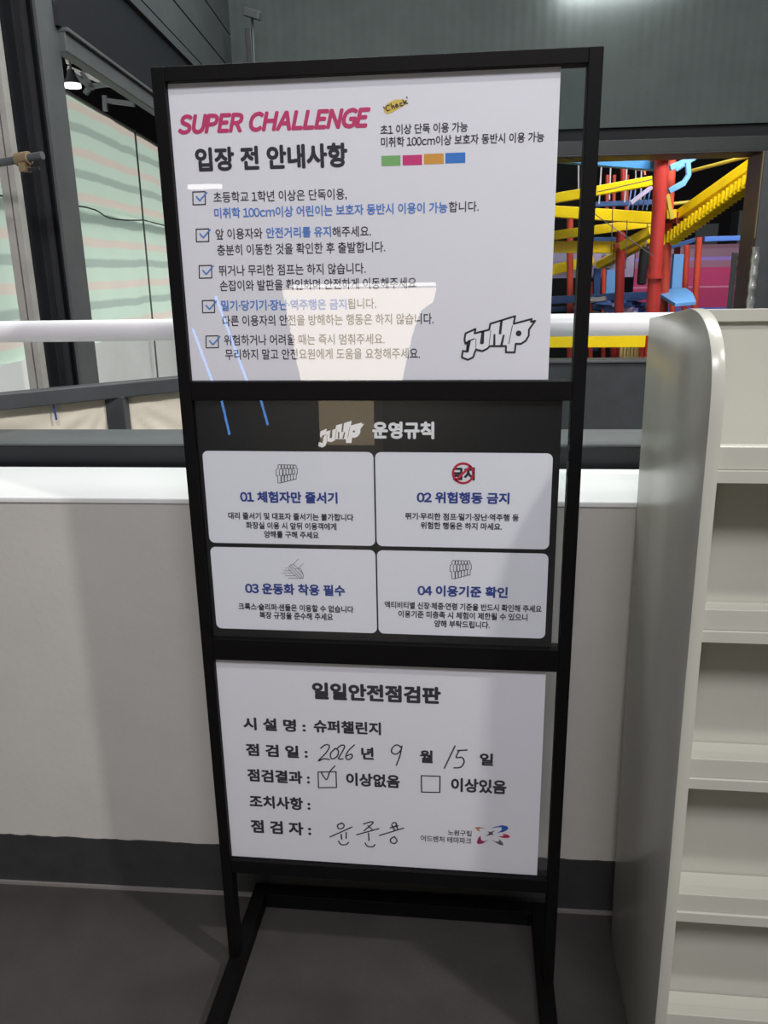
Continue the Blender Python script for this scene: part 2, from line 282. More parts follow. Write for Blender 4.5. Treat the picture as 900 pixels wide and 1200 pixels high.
HAN = 0.92000
GLYPHS = {
44: [[143,111,105,123,75,116,54,95,46,66,52,37,69,18,95,10,97,-29,85,-69,59,-99,59,-118,124,-84,163,-32,176,26,167,77]],
46: [[139,103,109,111,79,103,57,81,49,51,57,21,79,-1,109,-9,139,-1,161,21,169,51,161,81]],
58: [[139,450,109,458,79,450,57,428,49,398,57,368,79,346,109,338,139,346,161,368,169,398,161,428],[139,103,109,111,79,103,57,81,49,51,57,21,79,-1,109,-9,139,-1,161,21,169,51,161,81]],
183: [[160,397,130,405,100,397,78,375,70,345,78,315,100,293,130,285,160,293,182,315,190,345,182,375]],
44032: [[745,827,662,827,662,-77,745,-77,745,391,889,391,889,460,745,460],[512,730,97,730,97,661,429,661,375,461,250,292,55,158,101,94,338,267,471,483]],
44061: [[812,251,205,251,205,183,730,183,730,-78,812,-78],[812,826,733,826,733,600,614,600,614,809,535,809,535,299,614,299,614,531,733,531,733,294,812,294],[443,760,90,760,90,692,358,692,314,552,212,436,54,346,95,284,287,402,403,562]],
44144: [[793,827,711,827,711,464,500,464,500,395,711,395,711,-78,793,-78],[502,729,89,729,89,662,419,662,370,464,250,295,50,159,95,94,334,268,463,483]],
44160: [[211,272,211,-65,794,-65,794,272],[292,206,712,206,712,2,292,2],[513,768,106,768,106,701,424,701,370,560,245,448,60,369,94,304,318,407,462,563],[794,826,711,826,711,594,515,594,515,525,711,525,711,311,794,311]],
44163: [[794,826,711,826,711,572,517,572,517,503,711,503,711,215,794,215],[513,755,109,755,109,687,424,687,371,541,249,423,65,338,101,272,323,383,464,545],[543,292,461,292,461,251,418,132,309,42,159,-9,192,-75,320,-34,427,34,502,127,576,35,682,-33,809,-73,843,-7,694,44,585,133,543,251]],
44172: [[818,827,739,827,739,-78,818,-78],[629,803,551,803,551,457,394,457,418,539,433,624,437,712,89,712,89,644,355,644,312,465,212,308,50,177,98,117,211,198,299,289,364,390,551,390,551,-32,629,-32]],
44208: [[794,827,711,827,711,696,507,696,511,724,514,752,515,782,111,782,111,714,424,714,373,584,252,482,65,413,94,345,273,409,406,504,488,631,711,631,711,523,474,523,474,458,711,458,711,365,794,365],[794,324,212,324,212,257,711,257,711,165,214,165,214,-2,214,-69,824,-69,824,-2,296,-2,296,102,794,102]],
44256: [[770,736,137,736,137,668,687,668,687,647,686,531,677,397,653,238,737,228,760,393,769,529,770,647],[450,441,368,441,368,118,50,118,50,49,867,49,867,118,450,118]],
44284: [[547,728,91,728,91,660,465,660,464,575,456,464,439,327,521,320,539,471,546,591,547,679],[314,469,232,469,232,192,41,189,51,120,225,122,417,132,610,154,605,216,510,206,413,199,314,194],[743,827,660,827,660,-78,743,-78,743,378,887,378,887,449,743,449]],
44368: [[772,736,135,736,135,668,690,668,690,637,689,521,681,392,658,244,740,235,763,389,771,519,772,637],[333,416,250,416,250,118,50,118,50,49,867,49,867,118,556,118,556,416,474,416,474,118,333,118]],
44396: [[760,768,152,768,152,701,678,701,678,689,677,600,670,499,650,380,50,380,50,311,415,311,415,-79,498,-79,498,311,867,311,867,380,735,380,753,499,759,600,760,689]],
44508: [[755,769,154,769,154,701,674,701,673,612,665,504,645,374,50,374,50,306,261,306,261,-77,344,-77,344,306,570,306,570,-77,652,-77,652,306,867,306,867,374,729,374,747,505,754,612,755,701]],
44552: [[151,255,151,-66,767,-66,767,255],[232,189,685,189,685,2,232,2],[764,779,154,779,154,711,682,711,681,636,674,549,656,446,50,446,50,378,870,378,870,446,739,446,757,549,763,637,764,712]],
44592: [[792,827,709,827,709,-78,792,-78],[526,729,103,729,103,662,442,662,389,461,264,292,61,158,105,91,349,264,484,480]],
45208: [[745,827,662,827,662,-77,745,-77,745,397,889,397,889,466,745,466],[168,738,86,738,86,221,86,152,158,152,296,155,439,168,588,192,578,262,436,238,300,225,168,221]],
45212: [[176,761,93,761,93,406,93,336,165,336,301,339,441,352,588,376,578,445,438,422,305,409,176,406],[752,826,669,826,669,173,752,173,752,488,885,488,885,558,752,558],[274,236,191,236,191,-58,784,-58,784,10,274,10]],
45236: [[816,827,736,827,736,459,609,459,609,807,531,807,531,-31,609,-31,609,390,736,390,736,-78,816,-78],[177,718,94,718,94,229,94,156,151,156,251,158,358,167,476,185,466,258,363,241,267,232,177,229]],
45380: [[794,826,711,826,711,709,455,709,455,642,711,642,711,536,455,536,455,469,711,469,711,156,794,156],[185,761,103,761,103,360,103,291,171,291,301,294,431,303,570,324,561,393,431,374,307,363,185,360],[298,214,215,214,215,-58,818,-58,818,10,298,10]],
45432: [[234,750,150,750,150,348,417,348,417,107,50,107,50,39,870,39,870,107,500,107,500,348,776,348,776,416,234,416]],
45716: [[869,366,49,366,49,299,869,299],[242,794,160,794,160,488,775,488,775,555,242,555],[237,208,154,208,154,-56,780,-56,780,12,237,12]],
45733: [[868,403,50,403,50,335,868,335],[624,236,458,255,292,236,185,179,148,90,185,1,292,-55,458,-74,624,-55,730,1,767,90,730,179],[336,178,458,189,579,178,657,144,684,90,657,37,579,3,458,-9,336,3,259,37,232,90,259,144],[243,809,161,809,161,508,774,508,774,576,243,576]],
45768: [[790,827,708,827,708,-78,790,-78],[189,738,107,738,107,227,107,155,181,155,325,159,471,173,625,199,614,269,468,245,327,231,189,227]],
45796: [[745,827,662,827,662,-79,745,-79,745,401,893,401,893,470,745,470],[89,739,89,147,160,147,315,149,453,158,588,177,578,248,449,229,318,220,171,217,171,671,508,671,508,739]],
45800: [[752,827,669,827,669,172,752,172,752,490,886,490,886,559,752,559],[271,238,189,238,189,-58,792,-58,792,10,271,10],[92,749,92,332,162,332,327,334,460,344,583,363,573,431,457,413,331,403,174,401,174,681,491,681,491,749]],
45817: [[622,249,464,270,305,249,202,190,166,97,202,4,305,-55,464,-76,622,-55,724,4,760,97,724,190],[348,190,464,203,579,190,654,154,680,97,654,40,579,4,464,-9,348,4,273,40,247,97,273,154],[753,827,669,827,669,289,753,289,753,523,885,523,885,592,753,592],[90,758,90,361,160,361,327,363,461,372,583,391,574,459,458,441,330,431,172,429,172,690,489,690,489,758]],
45824: [[817,827,738,827,738,464,610,464,610,807,533,807,533,-31,610,-31,610,396,738,396,738,-78,817,-78],[82,717,82,145,141,145,264,147,371,155,476,172,468,241,373,225,275,218,165,215,165,649,418,649,418,717]],
46020: [[154,754,154,337,417,337,417,105,50,105,50,36,870,36,870,105,499,105,499,337,775,337,775,404,237,404,237,686,766,686,766,754]],
46021: [[767,221,141,221,141,154,685,154,685,-85,767,-85],[153,790,153,484,417,484,417,376,50,376,50,309,867,309,867,376,500,376,500,484,774,484,774,552,236,552,236,723,766,723,766,790]],
46041: [[624,230,458,249,292,230,185,174,148,86,185,-2,292,-58,458,-77,624,-58,730,-2,767,86,730,174],[336,172,458,184,579,172,657,139,684,86,657,33,579,-1,458,-12,336,-1,259,33,232,86,259,139],[153,785,153,485,418,485,418,381,50,381,50,314,868,314,868,381,499,381,499,485,772,485,772,552,235,552,235,719,766,719,766,785]],
46112: [[791,826,709,826,709,340,791,340],[137,788,137,525,309,525,309,432,221,430,136,428,55,428,66,361,249,364,447,374,643,396,639,454,559,446,477,440,393,435,393,525,571,525,571,590,222,590,222,724,561,724,561,788],[791,299,195,299,195,233,710,233,710,151,197,151,197,-1,197,-68,822,-68,822,-1,278,-1,278,88,791,88]],
46121: [[791,826,708,826,708,306,791,306],[281,265,199,265,199,-66,791,-66,791,265,710,265,710,170,281,170],[281,106,710,106,710,2,281,2],[134,782,134,496,308,496,308,398,218,396,133,395,53,395,65,327,243,330,440,340,640,365,635,424,556,414,474,407,391,402,391,496,568,496,568,562,217,562,217,714,560,714,560,782]],
46244: [[791,826,709,826,709,-78,791,-78],[650,296,646,358,442,342,237,336,46,334,56,264,136,264,219,266,307,268,307,-50,390,-50,390,271,477,277,564,285],[131,776,131,449,578,449,578,517,214,517,214,709,566,709,566,776]],
46300: [[870,114,50,114,50,45,870,45],[154,743,154,325,775,325,775,393,236,393,236,675,766,675,766,743]],
46308: [[868,449,50,449,50,382,868,382],[159,797,159,522,770,522,770,589,241,589,241,730,761,730,761,797],[762,303,149,303,149,238,681,238,681,153,151,153,151,-1,151,-67,789,-67,789,-1,232,-1,232,91,762,91]],
46321: [[868,397,50,397,50,328,868,328],[624,231,458,250,292,231,185,175,148,87,185,-1,292,-57,458,-76,624,-57,730,-1,767,87,730,175],[336,173,458,185,579,173,657,140,684,87,657,34,579,0,458,-11,336,0,259,34,232,87,259,140],[153,791,153,482,772,482,772,550,235,550,235,723,766,723,766,791]],
46412: [[829,827,750,827,750,458,644,458,644,807,567,807,567,-33,644,-33,644,390,750,390,750,-78,829,-78],[76,713,76,157,112,157,157,158,214,163,283,175,276,245,231,235,190,230,153,228,153,645,270,645,270,713],[309,713,309,157,346,157,402,158,464,164,534,178,526,248,475,236,428,230,385,227,385,645,508,645,508,713]],
46832: [[800,826,717,826,717,-78,800,-78],[668,290,663,352,451,334,240,328,44,327,55,257,138,257,224,258,315,260,315,-49,398,-49,398,264,488,269,578,278],[382,761,382,436,626,436,626,504,463,504,463,693,619,693,619,761],[102,761,102,503,102,436,142,436,207,437,275,442,351,455,344,522,287,512,234,506,184,503,184,693,334,693,334,761]],
47140: [[793,827,711,827,711,621,533,621,533,552,711,552,711,374,527,374,527,305,711,305,711,-79,793,-79],[476,745,81,745,81,677,395,677,395,489,84,489,84,132,151,132,287,134,416,142,551,159,544,228,416,212,293,203,166,201,166,422,476,422]],
47161: [[658,231,497,251,335,231,232,174,195,84,232,-6,335,-63,497,-83,658,-63,762,-6,798,84,762,174],[379,174,497,186,614,174,689,139,716,84,689,29,614,-6,497,-18,379,-6,304,29,278,84,304,139],[475,776,86,776,86,708,393,708,393,586,88,586,88,317,152,317,307,318,427,325,535,339,527,407,425,393,313,387,170,385,170,521,475,521],[794,826,711,826,711,685,536,685,536,617,711,617,711,501,536,501,536,433,711,433,711,268,794,268]],
47197: [[769,192,141,192,141,125,686,125,686,-69,769,-69],[764,804,153,804,153,738,682,738,682,646,155,646,155,490,155,424,418,424,418,329,49,329,49,261,869,261,869,329,500,329,500,424,783,424,783,490,237,490,237,584,764,584]],
47480: [[869,326,49,326,49,258,869,258],[240,187,157,187,157,-58,784,-58,784,10,240,10],[764,797,153,797,153,731,682,731,682,634,155,634,155,473,155,408,783,408,783,473,237,473,237,572,764,572]],
47484: [[869,407,49,407,49,343,869,343],[767,271,147,271,147,211,685,211,685,135,149,135,149,-6,149,-66,796,-66,796,-6,231,-6,231,78,767,78],[764,800,153,800,153,741,682,741,682,668,155,668,155,534,155,474,780,474,780,534,237,534,237,612,764,612]],
47532: [[791,827,709,827,709,-79,791,-79],[518,743,100,743,100,675,434,675,434,487,102,487,102,140,177,140,328,143,476,152,632,173,624,241,473,222,330,212,186,209,186,420,518,420]],
47536: [[790,826,708,826,708,160,790,160],[284,212,201,212,201,-58,816,-58,816,10,284,10],[505,762,95,762,95,695,424,695,424,564,97,564,97,289,170,289,329,291,469,300,609,319,600,387,466,368,331,359,178,357,178,500,505,500]],
47549: [[791,826,708,826,708,329,791,329],[289,284,207,284,207,-66,791,-66,791,284,709,284,709,178,289,178],[289,112,709,112,709,2,289,2],[505,783,95,783,95,715,424,715,424,602,97,602,97,348,170,348,325,350,466,359,609,377,599,445,462,427,326,419,178,417,178,537,505,537]],
47560: [[86,736,86,152,501,152,501,736],[167,670,419,670,419,219,167,219],[745,827,662,827,662,-78,745,-78,745,396,893,396,893,466,745,466]],
47564: [[87,745,87,327,503,327,503,745],[168,678,422,678,422,394,168,394],[752,827,669,827,669,164,752,164,752,483,885,483,885,552,752,552],[271,227,189,227,189,-58,792,-58,792,10,271,10]],
47568: [[87,776,87,413,503,413,503,776],[168,709,422,709,422,480,168,480],[752,827,669,827,669,367,752,367,752,563,885,563,885,632,752,632],[752,324,178,324,178,258,670,258,670,164,180,164,180,1,180,-66,784,-66,784,1,261,1,261,102,752,102]],
47688: [[794,827,711,827,711,604,504,604,504,763,92,763,92,363,504,363,504,536,711,536,711,308,794,308],[173,696,423,696,423,430,173,430],[207,261,207,-66,794,-66,794,261],[289,194,713,194,713,2,289,2]],
47728: [[794,827,712,827,712,610,497,610,497,738,86,738,86,151,497,151,497,293,712,293,712,-79,794,-79],[168,672,416,672,416,217,168,217],[497,542,712,542,712,361,497,361]],
47749: [[794,827,711,827,711,680,504,680,504,758,92,758,92,356,504,356,504,433,711,433,711,292,794,292],[173,691,423,691,423,423,173,423],[504,613,711,613,711,501,504,501],[657,245,496,265,335,245,231,186,195,94,231,2,335,-56,496,-76,657,-56,761,2,797,94,761,186],[379,187,496,200,613,187,688,151,715,94,688,37,613,2,496,-11,379,2,304,37,277,94,304,151]],
47924: [[154,777,154,424,764,424,764,777],[235,710,682,710,682,490,235,490],[869,302,49,302,49,234,416,234,416,-77,498,-77,498,234,869,234]],
48120: [[101,738,101,149,517,149,517,738],[183,672,437,672,437,216,183,216],[790,827,707,827,707,-79,790,-79]],
48128: [[97,777,97,407,519,407,519,777],[178,710,438,710,438,473,178,473],[790,827,708,827,708,362,790,362],[790,316,206,316,206,250,709,250,709,159,208,159,208,-1,208,-68,821,-68,821,-1,289,-1,289,98,790,98]],
48143: [[97,768,97,399,519,399,519,768],[178,702,438,702,438,465,178,465],[790,827,708,827,708,308,790,308],[546,334,463,334,463,246,197,246,197,182,462,182,418,96,308,27,161,-11,190,-75,320,-42,429,14,504,90,578,15,686,-42,815,-75,844,-11,698,29,590,98,547,182,812,182,812,246,546,246]],
48152: [[169,761,87,761,87,314,506,314,506,761,424,761,424,610,169,610],[169,545,424,545,424,381,169,381],[752,826,669,826,669,162,752,162,752,484,885,484,885,553,752,553],[271,226,189,226,189,-58,792,-58,792,10,271,10]],
48156: [[169,789,87,789,87,395,506,395,506,789,424,789,424,660,169,660],[169,595,424,595,424,462,169,462],[752,827,669,827,669,360,752,360,752,564,885,564,885,632,752,632],[752,317,178,317,178,251,670,251,670,159,180,159,180,-1,180,-68,784,-68,784,-1,261,-1,261,97,752,97]],
48169: [[623,239,464,259,305,239,202,182,166,92,202,1,305,-57,464,-77,623,-57,724,1,760,92,724,182],[348,181,464,193,579,181,653,147,679,92,653,36,579,1,464,-11,348,1,274,36,248,92,274,147],[169,770,87,770,87,353,506,353,506,770,424,770,424,634,169,634],[169,568,424,568,424,420,169,420],[752,827,669,827,669,284,752,284,752,530,885,530,885,600,752,600]],
48292: [[812,827,733,827,733,140,812,140],[639,809,560,809,560,565,440,565,440,754,362,754,362,602,169,602,169,754,90,754,90,311,440,311,440,497,560,497,560,167,639,167],[169,537,362,537,362,379,169,379],[305,232,222,232,222,-58,839,-58,839,10,305,10]],
48324: [[793,827,711,827,711,698,503,698,503,785,421,785,421,656,177,656,177,785,94,785,94,391,503,391,503,469,711,469,711,355,793,355],[503,634,711,634,711,534,503,534],[177,591,421,591,421,458,177,458],[793,311,211,311,211,245,711,245,711,159,213,159,213,1,213,-66,827,-66,827,1,295,1,295,96,793,96]],
48372: [[229,763,146,763,146,300,417,300,417,106,50,106,50,37,870,37,870,106,499,106,499,300,771,300,771,763,689,763,689,602,229,602],[229,534,689,534,689,368,229,368]],
48373: [[766,204,141,204,141,137,683,137,683,-78,766,-78],[240,806,158,806,158,467,417,467,417,360,50,360,50,292,867,292,867,360,500,360,500,467,760,467,760,806,678,806,678,703,240,703],[240,639,678,639,678,534,240,534]],
48512: [[235,790,153,790,153,399,765,399,765,790,682,790,682,666,235,666],[235,599,682,599,682,467,235,467],[869,291,49,291,49,224,416,224,416,-78,498,-78,498,224,869,224]],
48516: [[240,798,158,798,158,436,760,436,760,798,678,798,678,683,240,683],[240,619,678,619,678,503,240,503],[869,349,49,349,49,282,424,282,424,107,506,107,506,282,869,282],[235,188,153,188,153,-58,778,-58,778,10,235,10]],
48520: [[240,813,158,813,158,514,760,514,760,813,678,813,678,728,240,728],[240,665,678,665,678,579,240,579],[867,441,50,441,50,373,416,373,416,286,149,286,149,223,681,223,681,144,151,144,151,-3,151,-68,789,-68,789,-3,232,-3,232,84,762,84,762,286,499,286,499,373,867,373]],
48708: [[790,827,707,827,707,-79,790,-79],[184,750,101,750,101,139,527,139,527,750,445,750,445,512,184,512],[184,446,445,446,445,208,184,208]],
49324: [[353,749,271,749,271,587,240,423,156,279,37,182,88,115,183,187,260,290,313,415,366,298,441,201,532,133,583,199,466,292,384,430,353,587],[745,827,662,827,662,-78,745,-78,745,390,893,390,893,461,745,461]],
49345: [[623,234,464,254,305,234,202,178,166,89,202,0,305,-57,464,-76,623,-57,724,0,760,89,724,178],[348,176,464,188,579,176,653,142,679,89,653,35,579,2,464,-10,348,2,274,35,248,89,274,142],[352,780,270,780,270,688,242,557,165,449,46,377,90,311,186,365,262,443,313,540,364,454,437,385,528,336,572,401,457,466,380,564,352,681],[752,827,669,827,669,278,752,278,752,523,885,523,885,593,752,593]],
49356: [[319,763,239,763,239,634,217,522,153,419,51,341,98,277,177,331,238,404,280,489,321,414,380,351,456,305,501,368,402,435,340,529,319,634],[812,826,733,826,733,556,617,556,617,809,539,809,539,175,617,175,617,487,733,487,733,145,812,145],[305,229,222,229,222,-58,839,-58,839,10,305,10]],
49436: [[794,827,712,827,712,520,502,520,502,452,712,452,712,-79,794,-79],[367,749,283,749,283,587,252,422,169,278,49,180,101,113,196,186,273,290,326,416,379,297,455,199,550,129,600,196,481,288,398,427,367,587]],
49444: [[794,827,711,827,711,663,514,663,514,595,711,595,711,360,794,360],[357,798,276,798,276,714,247,591,168,490,49,424,93,358,190,409,266,482,318,575,370,492,444,425,535,379,579,444,463,507,385,601,357,714],[794,314,212,314,212,248,712,248,712,160,214,160,214,1,214,-66,827,-66,827,1,295,1,295,97,794,97]],
49464: [[819,827,739,827,739,-78,819,-78],[633,808,555,808,555,503,406,503,406,434,555,434,555,-32,633,-32],[318,742,238,742,238,569,214,415,146,279,40,179,92,117,173,186,236,281,279,393,320,290,380,202,457,137,504,201,403,297,340,428,318,572]],
49552: [[238,201,155,201,155,-58,776,-58,776,10,238,10],[500,803,416,803,416,763,370,645,255,553,103,502,136,436,268,478,380,549,458,646,536,549,649,478,780,436,813,502,661,553,546,644,500,763],[499,494,417,494,417,342,50,342,50,274,869,274,869,342,499,342]],
49688: [[502,795,416,795,416,744,369,625,249,533,92,483,125,416,262,456,379,529,460,627,541,529,658,456,794,416,827,483,670,533,550,626,502,744],[867,318,50,318,50,249,416,249,416,-78,498,-78,498,249,867,249]],
49800: [[869,310,49,310,49,242,258,242,258,-84,341,-84,341,242,579,242,579,-84,662,-84,662,242,869,242],[502,795,416,795,416,744,368,624,249,531,92,480,125,412,262,454,379,527,460,626,541,527,657,454,793,412,826,480,670,531,550,624,502,744]],
49828: [[870,113,50,113,50,44,870,44],[499,764,412,764,412,695,362,550,239,436,84,373,121,304,256,357,374,445,456,564,539,445,656,356,791,304,829,373,673,436,549,550,499,695]],
49836: [[867,447,50,447,50,379,867,379],[501,820,416,820,416,787,369,684,251,608,95,567,123,504,261,538,378,599,458,685,539,599,656,538,793,504,822,567,666,608,548,684,501,787],[762,297,149,297,149,233,681,233,681,150,151,150,151,-3,151,-68,789,-68,789,-3,232,-3,232,89,762,89]],
49845: [[235,284,153,284,153,-66,760,-66,760,284,678,284,678,180,235,180],[235,115,678,115,678,1,235,1],[867,415,50,415,50,347,867,347],[501,817,416,817,416,776,369,670,251,589,96,544,127,478,263,515,379,580,459,670,539,580,655,515,790,478,820,544,666,589,548,671,501,776]],
49884: [[790,827,707,827,707,-79,790,-79],[371,749,288,749,288,587,255,419,168,275,45,179,96,110,195,182,275,286,331,413,387,293,466,195,562,128,612,194,490,286,404,425,371,587]],
49888: [[791,826,708,826,708,163,791,163],[293,224,210,224,210,-58,819,-58,819,10,293,10],[369,776,285,776,285,685,257,550,178,436,59,359,103,293,199,350,276,432,328,533,381,438,456,363,551,310,594,376,476,448,398,555,369,685]],
49892: [[790,827,708,827,708,359,790,359],[791,313,206,313,206,247,709,247,709,158,209,158,209,-1,209,-68,822,-68,822,-1,289,-1,289,95,791,95],[369,801,285,801,285,732,256,607,176,502,56,433,98,367,196,420,274,496,328,591,382,503,459,432,556,384,597,449,478,514,398,612,369,732]],
50504: [[423,734,302,763,181,734,97,656,66,540,97,424,181,346,302,317,423,346,507,424,538,540,507,656],[223,672,302,691,382,672,437,619,458,540,437,462,382,409,302,390,223,409,168,462,147,540,168,619],[752,827,669,827,669,161,752,161,752,483,885,483,885,552,752,552],[271,229,189,229,189,-58,792,-58,792,10,271,10]],
50506: [[420,749,300,776,180,749,97,675,66,567,97,458,180,385,300,358,420,385,503,458,533,567,503,675],[222,689,300,707,378,689,433,639,453,567,433,494,378,444,300,426,222,444,167,494,147,567,167,639],[701,163,614,179,526,163,468,119,446,51,468,-17,526,-60,614,-76,701,-60,759,-17,781,51,759,119],[565,110,614,119,662,110,695,87,707,51,695,15,662,-8,614,-17,565,-8,532,15,520,51,532,87],[752,827,669,827,669,376,752,376,752,555,885,555,885,624,752,624],[655,353,574,353,574,273,387,273,387,210,840,210,840,273,655,273],[225,278,144,278,144,-54,188,-54,256,-52,334,-42,419,-21,406,45,343,28,281,19,225,15]],
50526: [[424,748,302,775,180,748,97,673,66,562,97,452,180,378,302,351,424,378,507,452,538,562,507,673],[222,687,302,705,382,687,438,637,458,562,438,488,382,438,302,420,222,438,167,488,147,562,167,637],[752,826,669,826,669,315,752,315,752,538,885,538,885,606,752,606],[775,266,175,266,175,199,301,199,301,4,168,4,168,-64,786,-64,786,4,651,4,651,199,775,199],[382,4,382,199,570,199,570,4]],
50529: [[370,743,264,770,158,743,86,667,59,556,86,445,158,371,264,344,370,371,443,445,470,556,443,667],[197,681,264,699,331,681,377,630,394,556,377,482,331,432,264,413,197,432,151,482,134,556,151,630],[812,238,206,238,206,170,730,170,730,-78,812,-78],[812,826,733,826,733,594,618,594,618,809,540,809,540,294,618,294,618,526,733,526,733,288,812,288]],
50577: [[424,746,302,773,180,746,97,671,66,560,97,449,180,374,302,347,424,374,507,449,538,560,507,671],[222,685,302,703,382,685,438,634,458,560,438,485,382,435,302,417,222,435,167,485,147,560,167,634],[622,243,464,263,305,243,202,185,166,93,202,2,305,-56,464,-76,622,-56,724,2,760,93,724,185],[348,184,464,196,579,184,653,149,679,93,653,38,579,3,464,-9,348,3,274,38,248,93,274,149],[752,827,669,827,669,291,752,291,752,430,883,430,883,499,752,499,752,623,883,623,883,692,752,692]],
50612: [[794,827,712,827,712,482,515,482,479,628,401,723,291,757,174,718,95,609,66,442,95,274,174,165,291,126,403,162,481,261,515,415,712,415,712,-79,794,-79],[215,653,291,683,368,653,419,569,438,442,419,314,368,230,291,200,215,230,164,314,145,442,164,569]],
50630: [[231,296,153,296,153,-66,466,-66,466,296,389,296,389,184,231,184],[231,121,389,121,389,-1,231,-1],[794,827,711,827,711,615,526,615,486,705,406,765,297,787,176,760,94,688,64,579,94,470,176,397,297,370,407,392,487,453,527,546,711,546,711,348,794,348],[217,700,297,718,376,700,430,651,450,579,430,506,376,457,297,439,217,457,163,506,143,579,163,651],[723,302,641,302,641,226,622,134,568,51,477,-10,519,-73,590,-30,644,28,682,97,718,27,772,-31,845,-73,888,-10,797,48,742,131,723,226]],
50640: [[819,827,739,827,739,-78,819,-78],[638,808,559,808,559,475,446,475,416,623,350,717,253,751,152,712,85,604,61,437,85,269,152,160,253,121,351,156,418,254,446,407,559,407,559,-32,638,-32],[192,645,253,674,315,645,356,563,370,437,356,310,315,228,253,199,192,228,152,310,138,437,152,563]],
50669: [[794,244,190,244,190,177,711,177,711,-78,794,-78],[794,827,711,827,711,694,483,694,433,738,371,766,297,776,177,748,95,672,64,559,95,446,177,369,297,341,371,351,433,379,482,423,711,423,711,294,794,294],[218,686,297,705,375,686,430,635,450,559,430,482,375,431,297,412,218,431,163,482,143,559,163,635],[519,626,711,626,711,491,519,491,524,513,528,535,529,559,528,582,525,605]],
50672: [[794,826,711,826,711,685,481,685,432,730,369,759,297,769,177,740,95,660,64,542,95,425,177,345,297,316,370,326,432,355,482,401,711,401,711,158,794,158],[218,675,297,695,375,675,430,622,450,542,430,462,375,409,297,389,218,409,163,462,143,542,163,622],[517,617,711,617,711,469,518,469,524,492,528,517,529,542,528,568,524,593],[299,227,217,227,217,-58,819,-58,819,10,299,10]],
50689: [[794,827,711,827,711,696,479,696,430,737,369,764,297,773,177,745,95,670,64,558,95,446,177,371,297,343,369,352,430,379,479,420,711,420,711,292,794,292],[218,684,297,702,376,684,430,633,450,558,430,483,376,433,297,414,218,433,163,483,143,558,163,633],[517,629,711,629,711,488,518,488,524,510,528,534,529,558,528,583,524,606],[657,249,496,270,335,249,232,190,195,97,232,4,335,-55,496,-76,657,-55,760,4,797,97,760,190],[379,192,496,205,614,192,689,155,716,97,689,39,614,3,496,-10,379,3,303,39,276,97,303,155]],
50752: [[443,741,320,768,196,741,111,666,80,555,105,454,175,382,279,346,279,190,195,188,114,187,39,187,52,118,225,119,417,128,611,152,605,214,526,205,445,198,362,193,362,346,465,382,534,454,559,555,528,666],[238,679,320,697,401,679,457,630,478,555,457,481,401,431,320,413,238,431,182,481,161,555,182,630],[744,827,662,827,662,-78,744,-78,744,384,888,384,888,454,744,454]],
50836: [[629,741,458,770,288,741,173,660,130,537,145,462,186,399,251,351,251,107,50,107,50,38,870,38,870,107,668,107,668,352,732,400,773,462,787,537,744,660],[329,683,458,704,587,683,675,625,707,537,675,449,587,391,458,370,329,391,242,449,210,537,242,625],[333,107,333,320,372,312,414,307,458,305,503,307,545,312,585,320,585,107]],
50857: [[624,225,458,244,291,225,185,172,148,85,185,-3,291,-57,458,-76,624,-57,730,-3,767,85,730,172],[336,169,458,180,579,169,657,136,684,85,657,32,579,-1,458,-12,336,-1,259,32,232,85,259,136],[628,790,458,810,288,790,179,733,140,642,153,586,191,541,251,507,251,380,50,380,50,313,867,313,867,380,665,380,665,507,725,541,763,586,776,642,737,733],[334,733,458,745,582,733,663,698,691,642,663,586,582,551,458,539,334,551,253,586,225,642,253,698],[334,380,334,485,372,479,414,476,458,475,503,476,544,479,583,485,583,380]],
50868: [[626,782,458,804,291,782,181,719,141,622,181,525,291,463,458,441,626,463,735,525,775,622,735,719],[338,723,458,737,579,723,658,683,687,622,658,562,579,523,458,509,338,523,258,562,229,622,258,683],[869,368,49,368,49,300,424,300,424,117,508,117,508,300,869,300],[237,206,154,206,154,-58,778,-58,778,11,237,11]],
50872: [[629,798,458,816,287,798,178,745,140,660,178,574,287,521,458,503,629,521,738,574,776,660,738,745],[333,742,458,753,584,742,663,710,691,660,663,609,584,577,458,566,333,577,253,609,226,660,253,710],[867,444,50,444,50,377,416,377,416,293,149,293,149,230,681,230,681,150,151,150,151,-3,151,-68,789,-68,789,-3,232,-3,232,89,762,89,762,293,499,293,499,377,867,377]],
50880: [[628,790,458,810,289,790,179,731,140,639,179,548,289,491,458,471,628,491,737,548,776,639,737,731],[334,732,458,745,582,732,662,696,691,639,662,583,582,548,458,536,334,548,254,583,225,639,254,696],[867,402,50,402,50,334,417,334,417,232,150,232,150,-66,767,-66,767,232,499,232,499,334,867,334],[231,165,686,165,686,2,231,2]],
50896: [[790,826,707,826,707,292,523,292,523,232,707,232,707,139,790,139],[455,770,339,790,223,770,145,715,117,632,145,549,223,494,339,475,455,494,533,549,561,632,533,715],[264,716,339,728,413,716,464,683,482,632,464,582,413,549,339,537,264,549,213,582,195,632,213,683],[634,375,628,435,429,418,228,410,45,408,56,340,134,340,218,342,306,344,306,170,389,170,389,349,471,355,554,364],[256,206,173,206,173,-58,812,-58,812,10,256,10]],
50900: [[790,826,707,826,707,396,527,396,527,342,707,342,707,294,790,294],[456,792,339,809,221,792,144,746,116,673,144,601,221,554,339,538,456,554,534,601,562,673,534,746],[262,742,339,752,416,742,466,715,484,673,466,632,416,605,339,595,262,605,212,632,194,673,212,715],[641,455,636,509,436,494,234,487,47,486,57,425,132,425,210,426,293,427,293,291,375,291,375,431,464,436,553,444],[790,261,184,261,184,202,708,202,708,129,187,129,187,-7,187,-68,820,-68,820,-7,268,-7,268,73,790,73]],
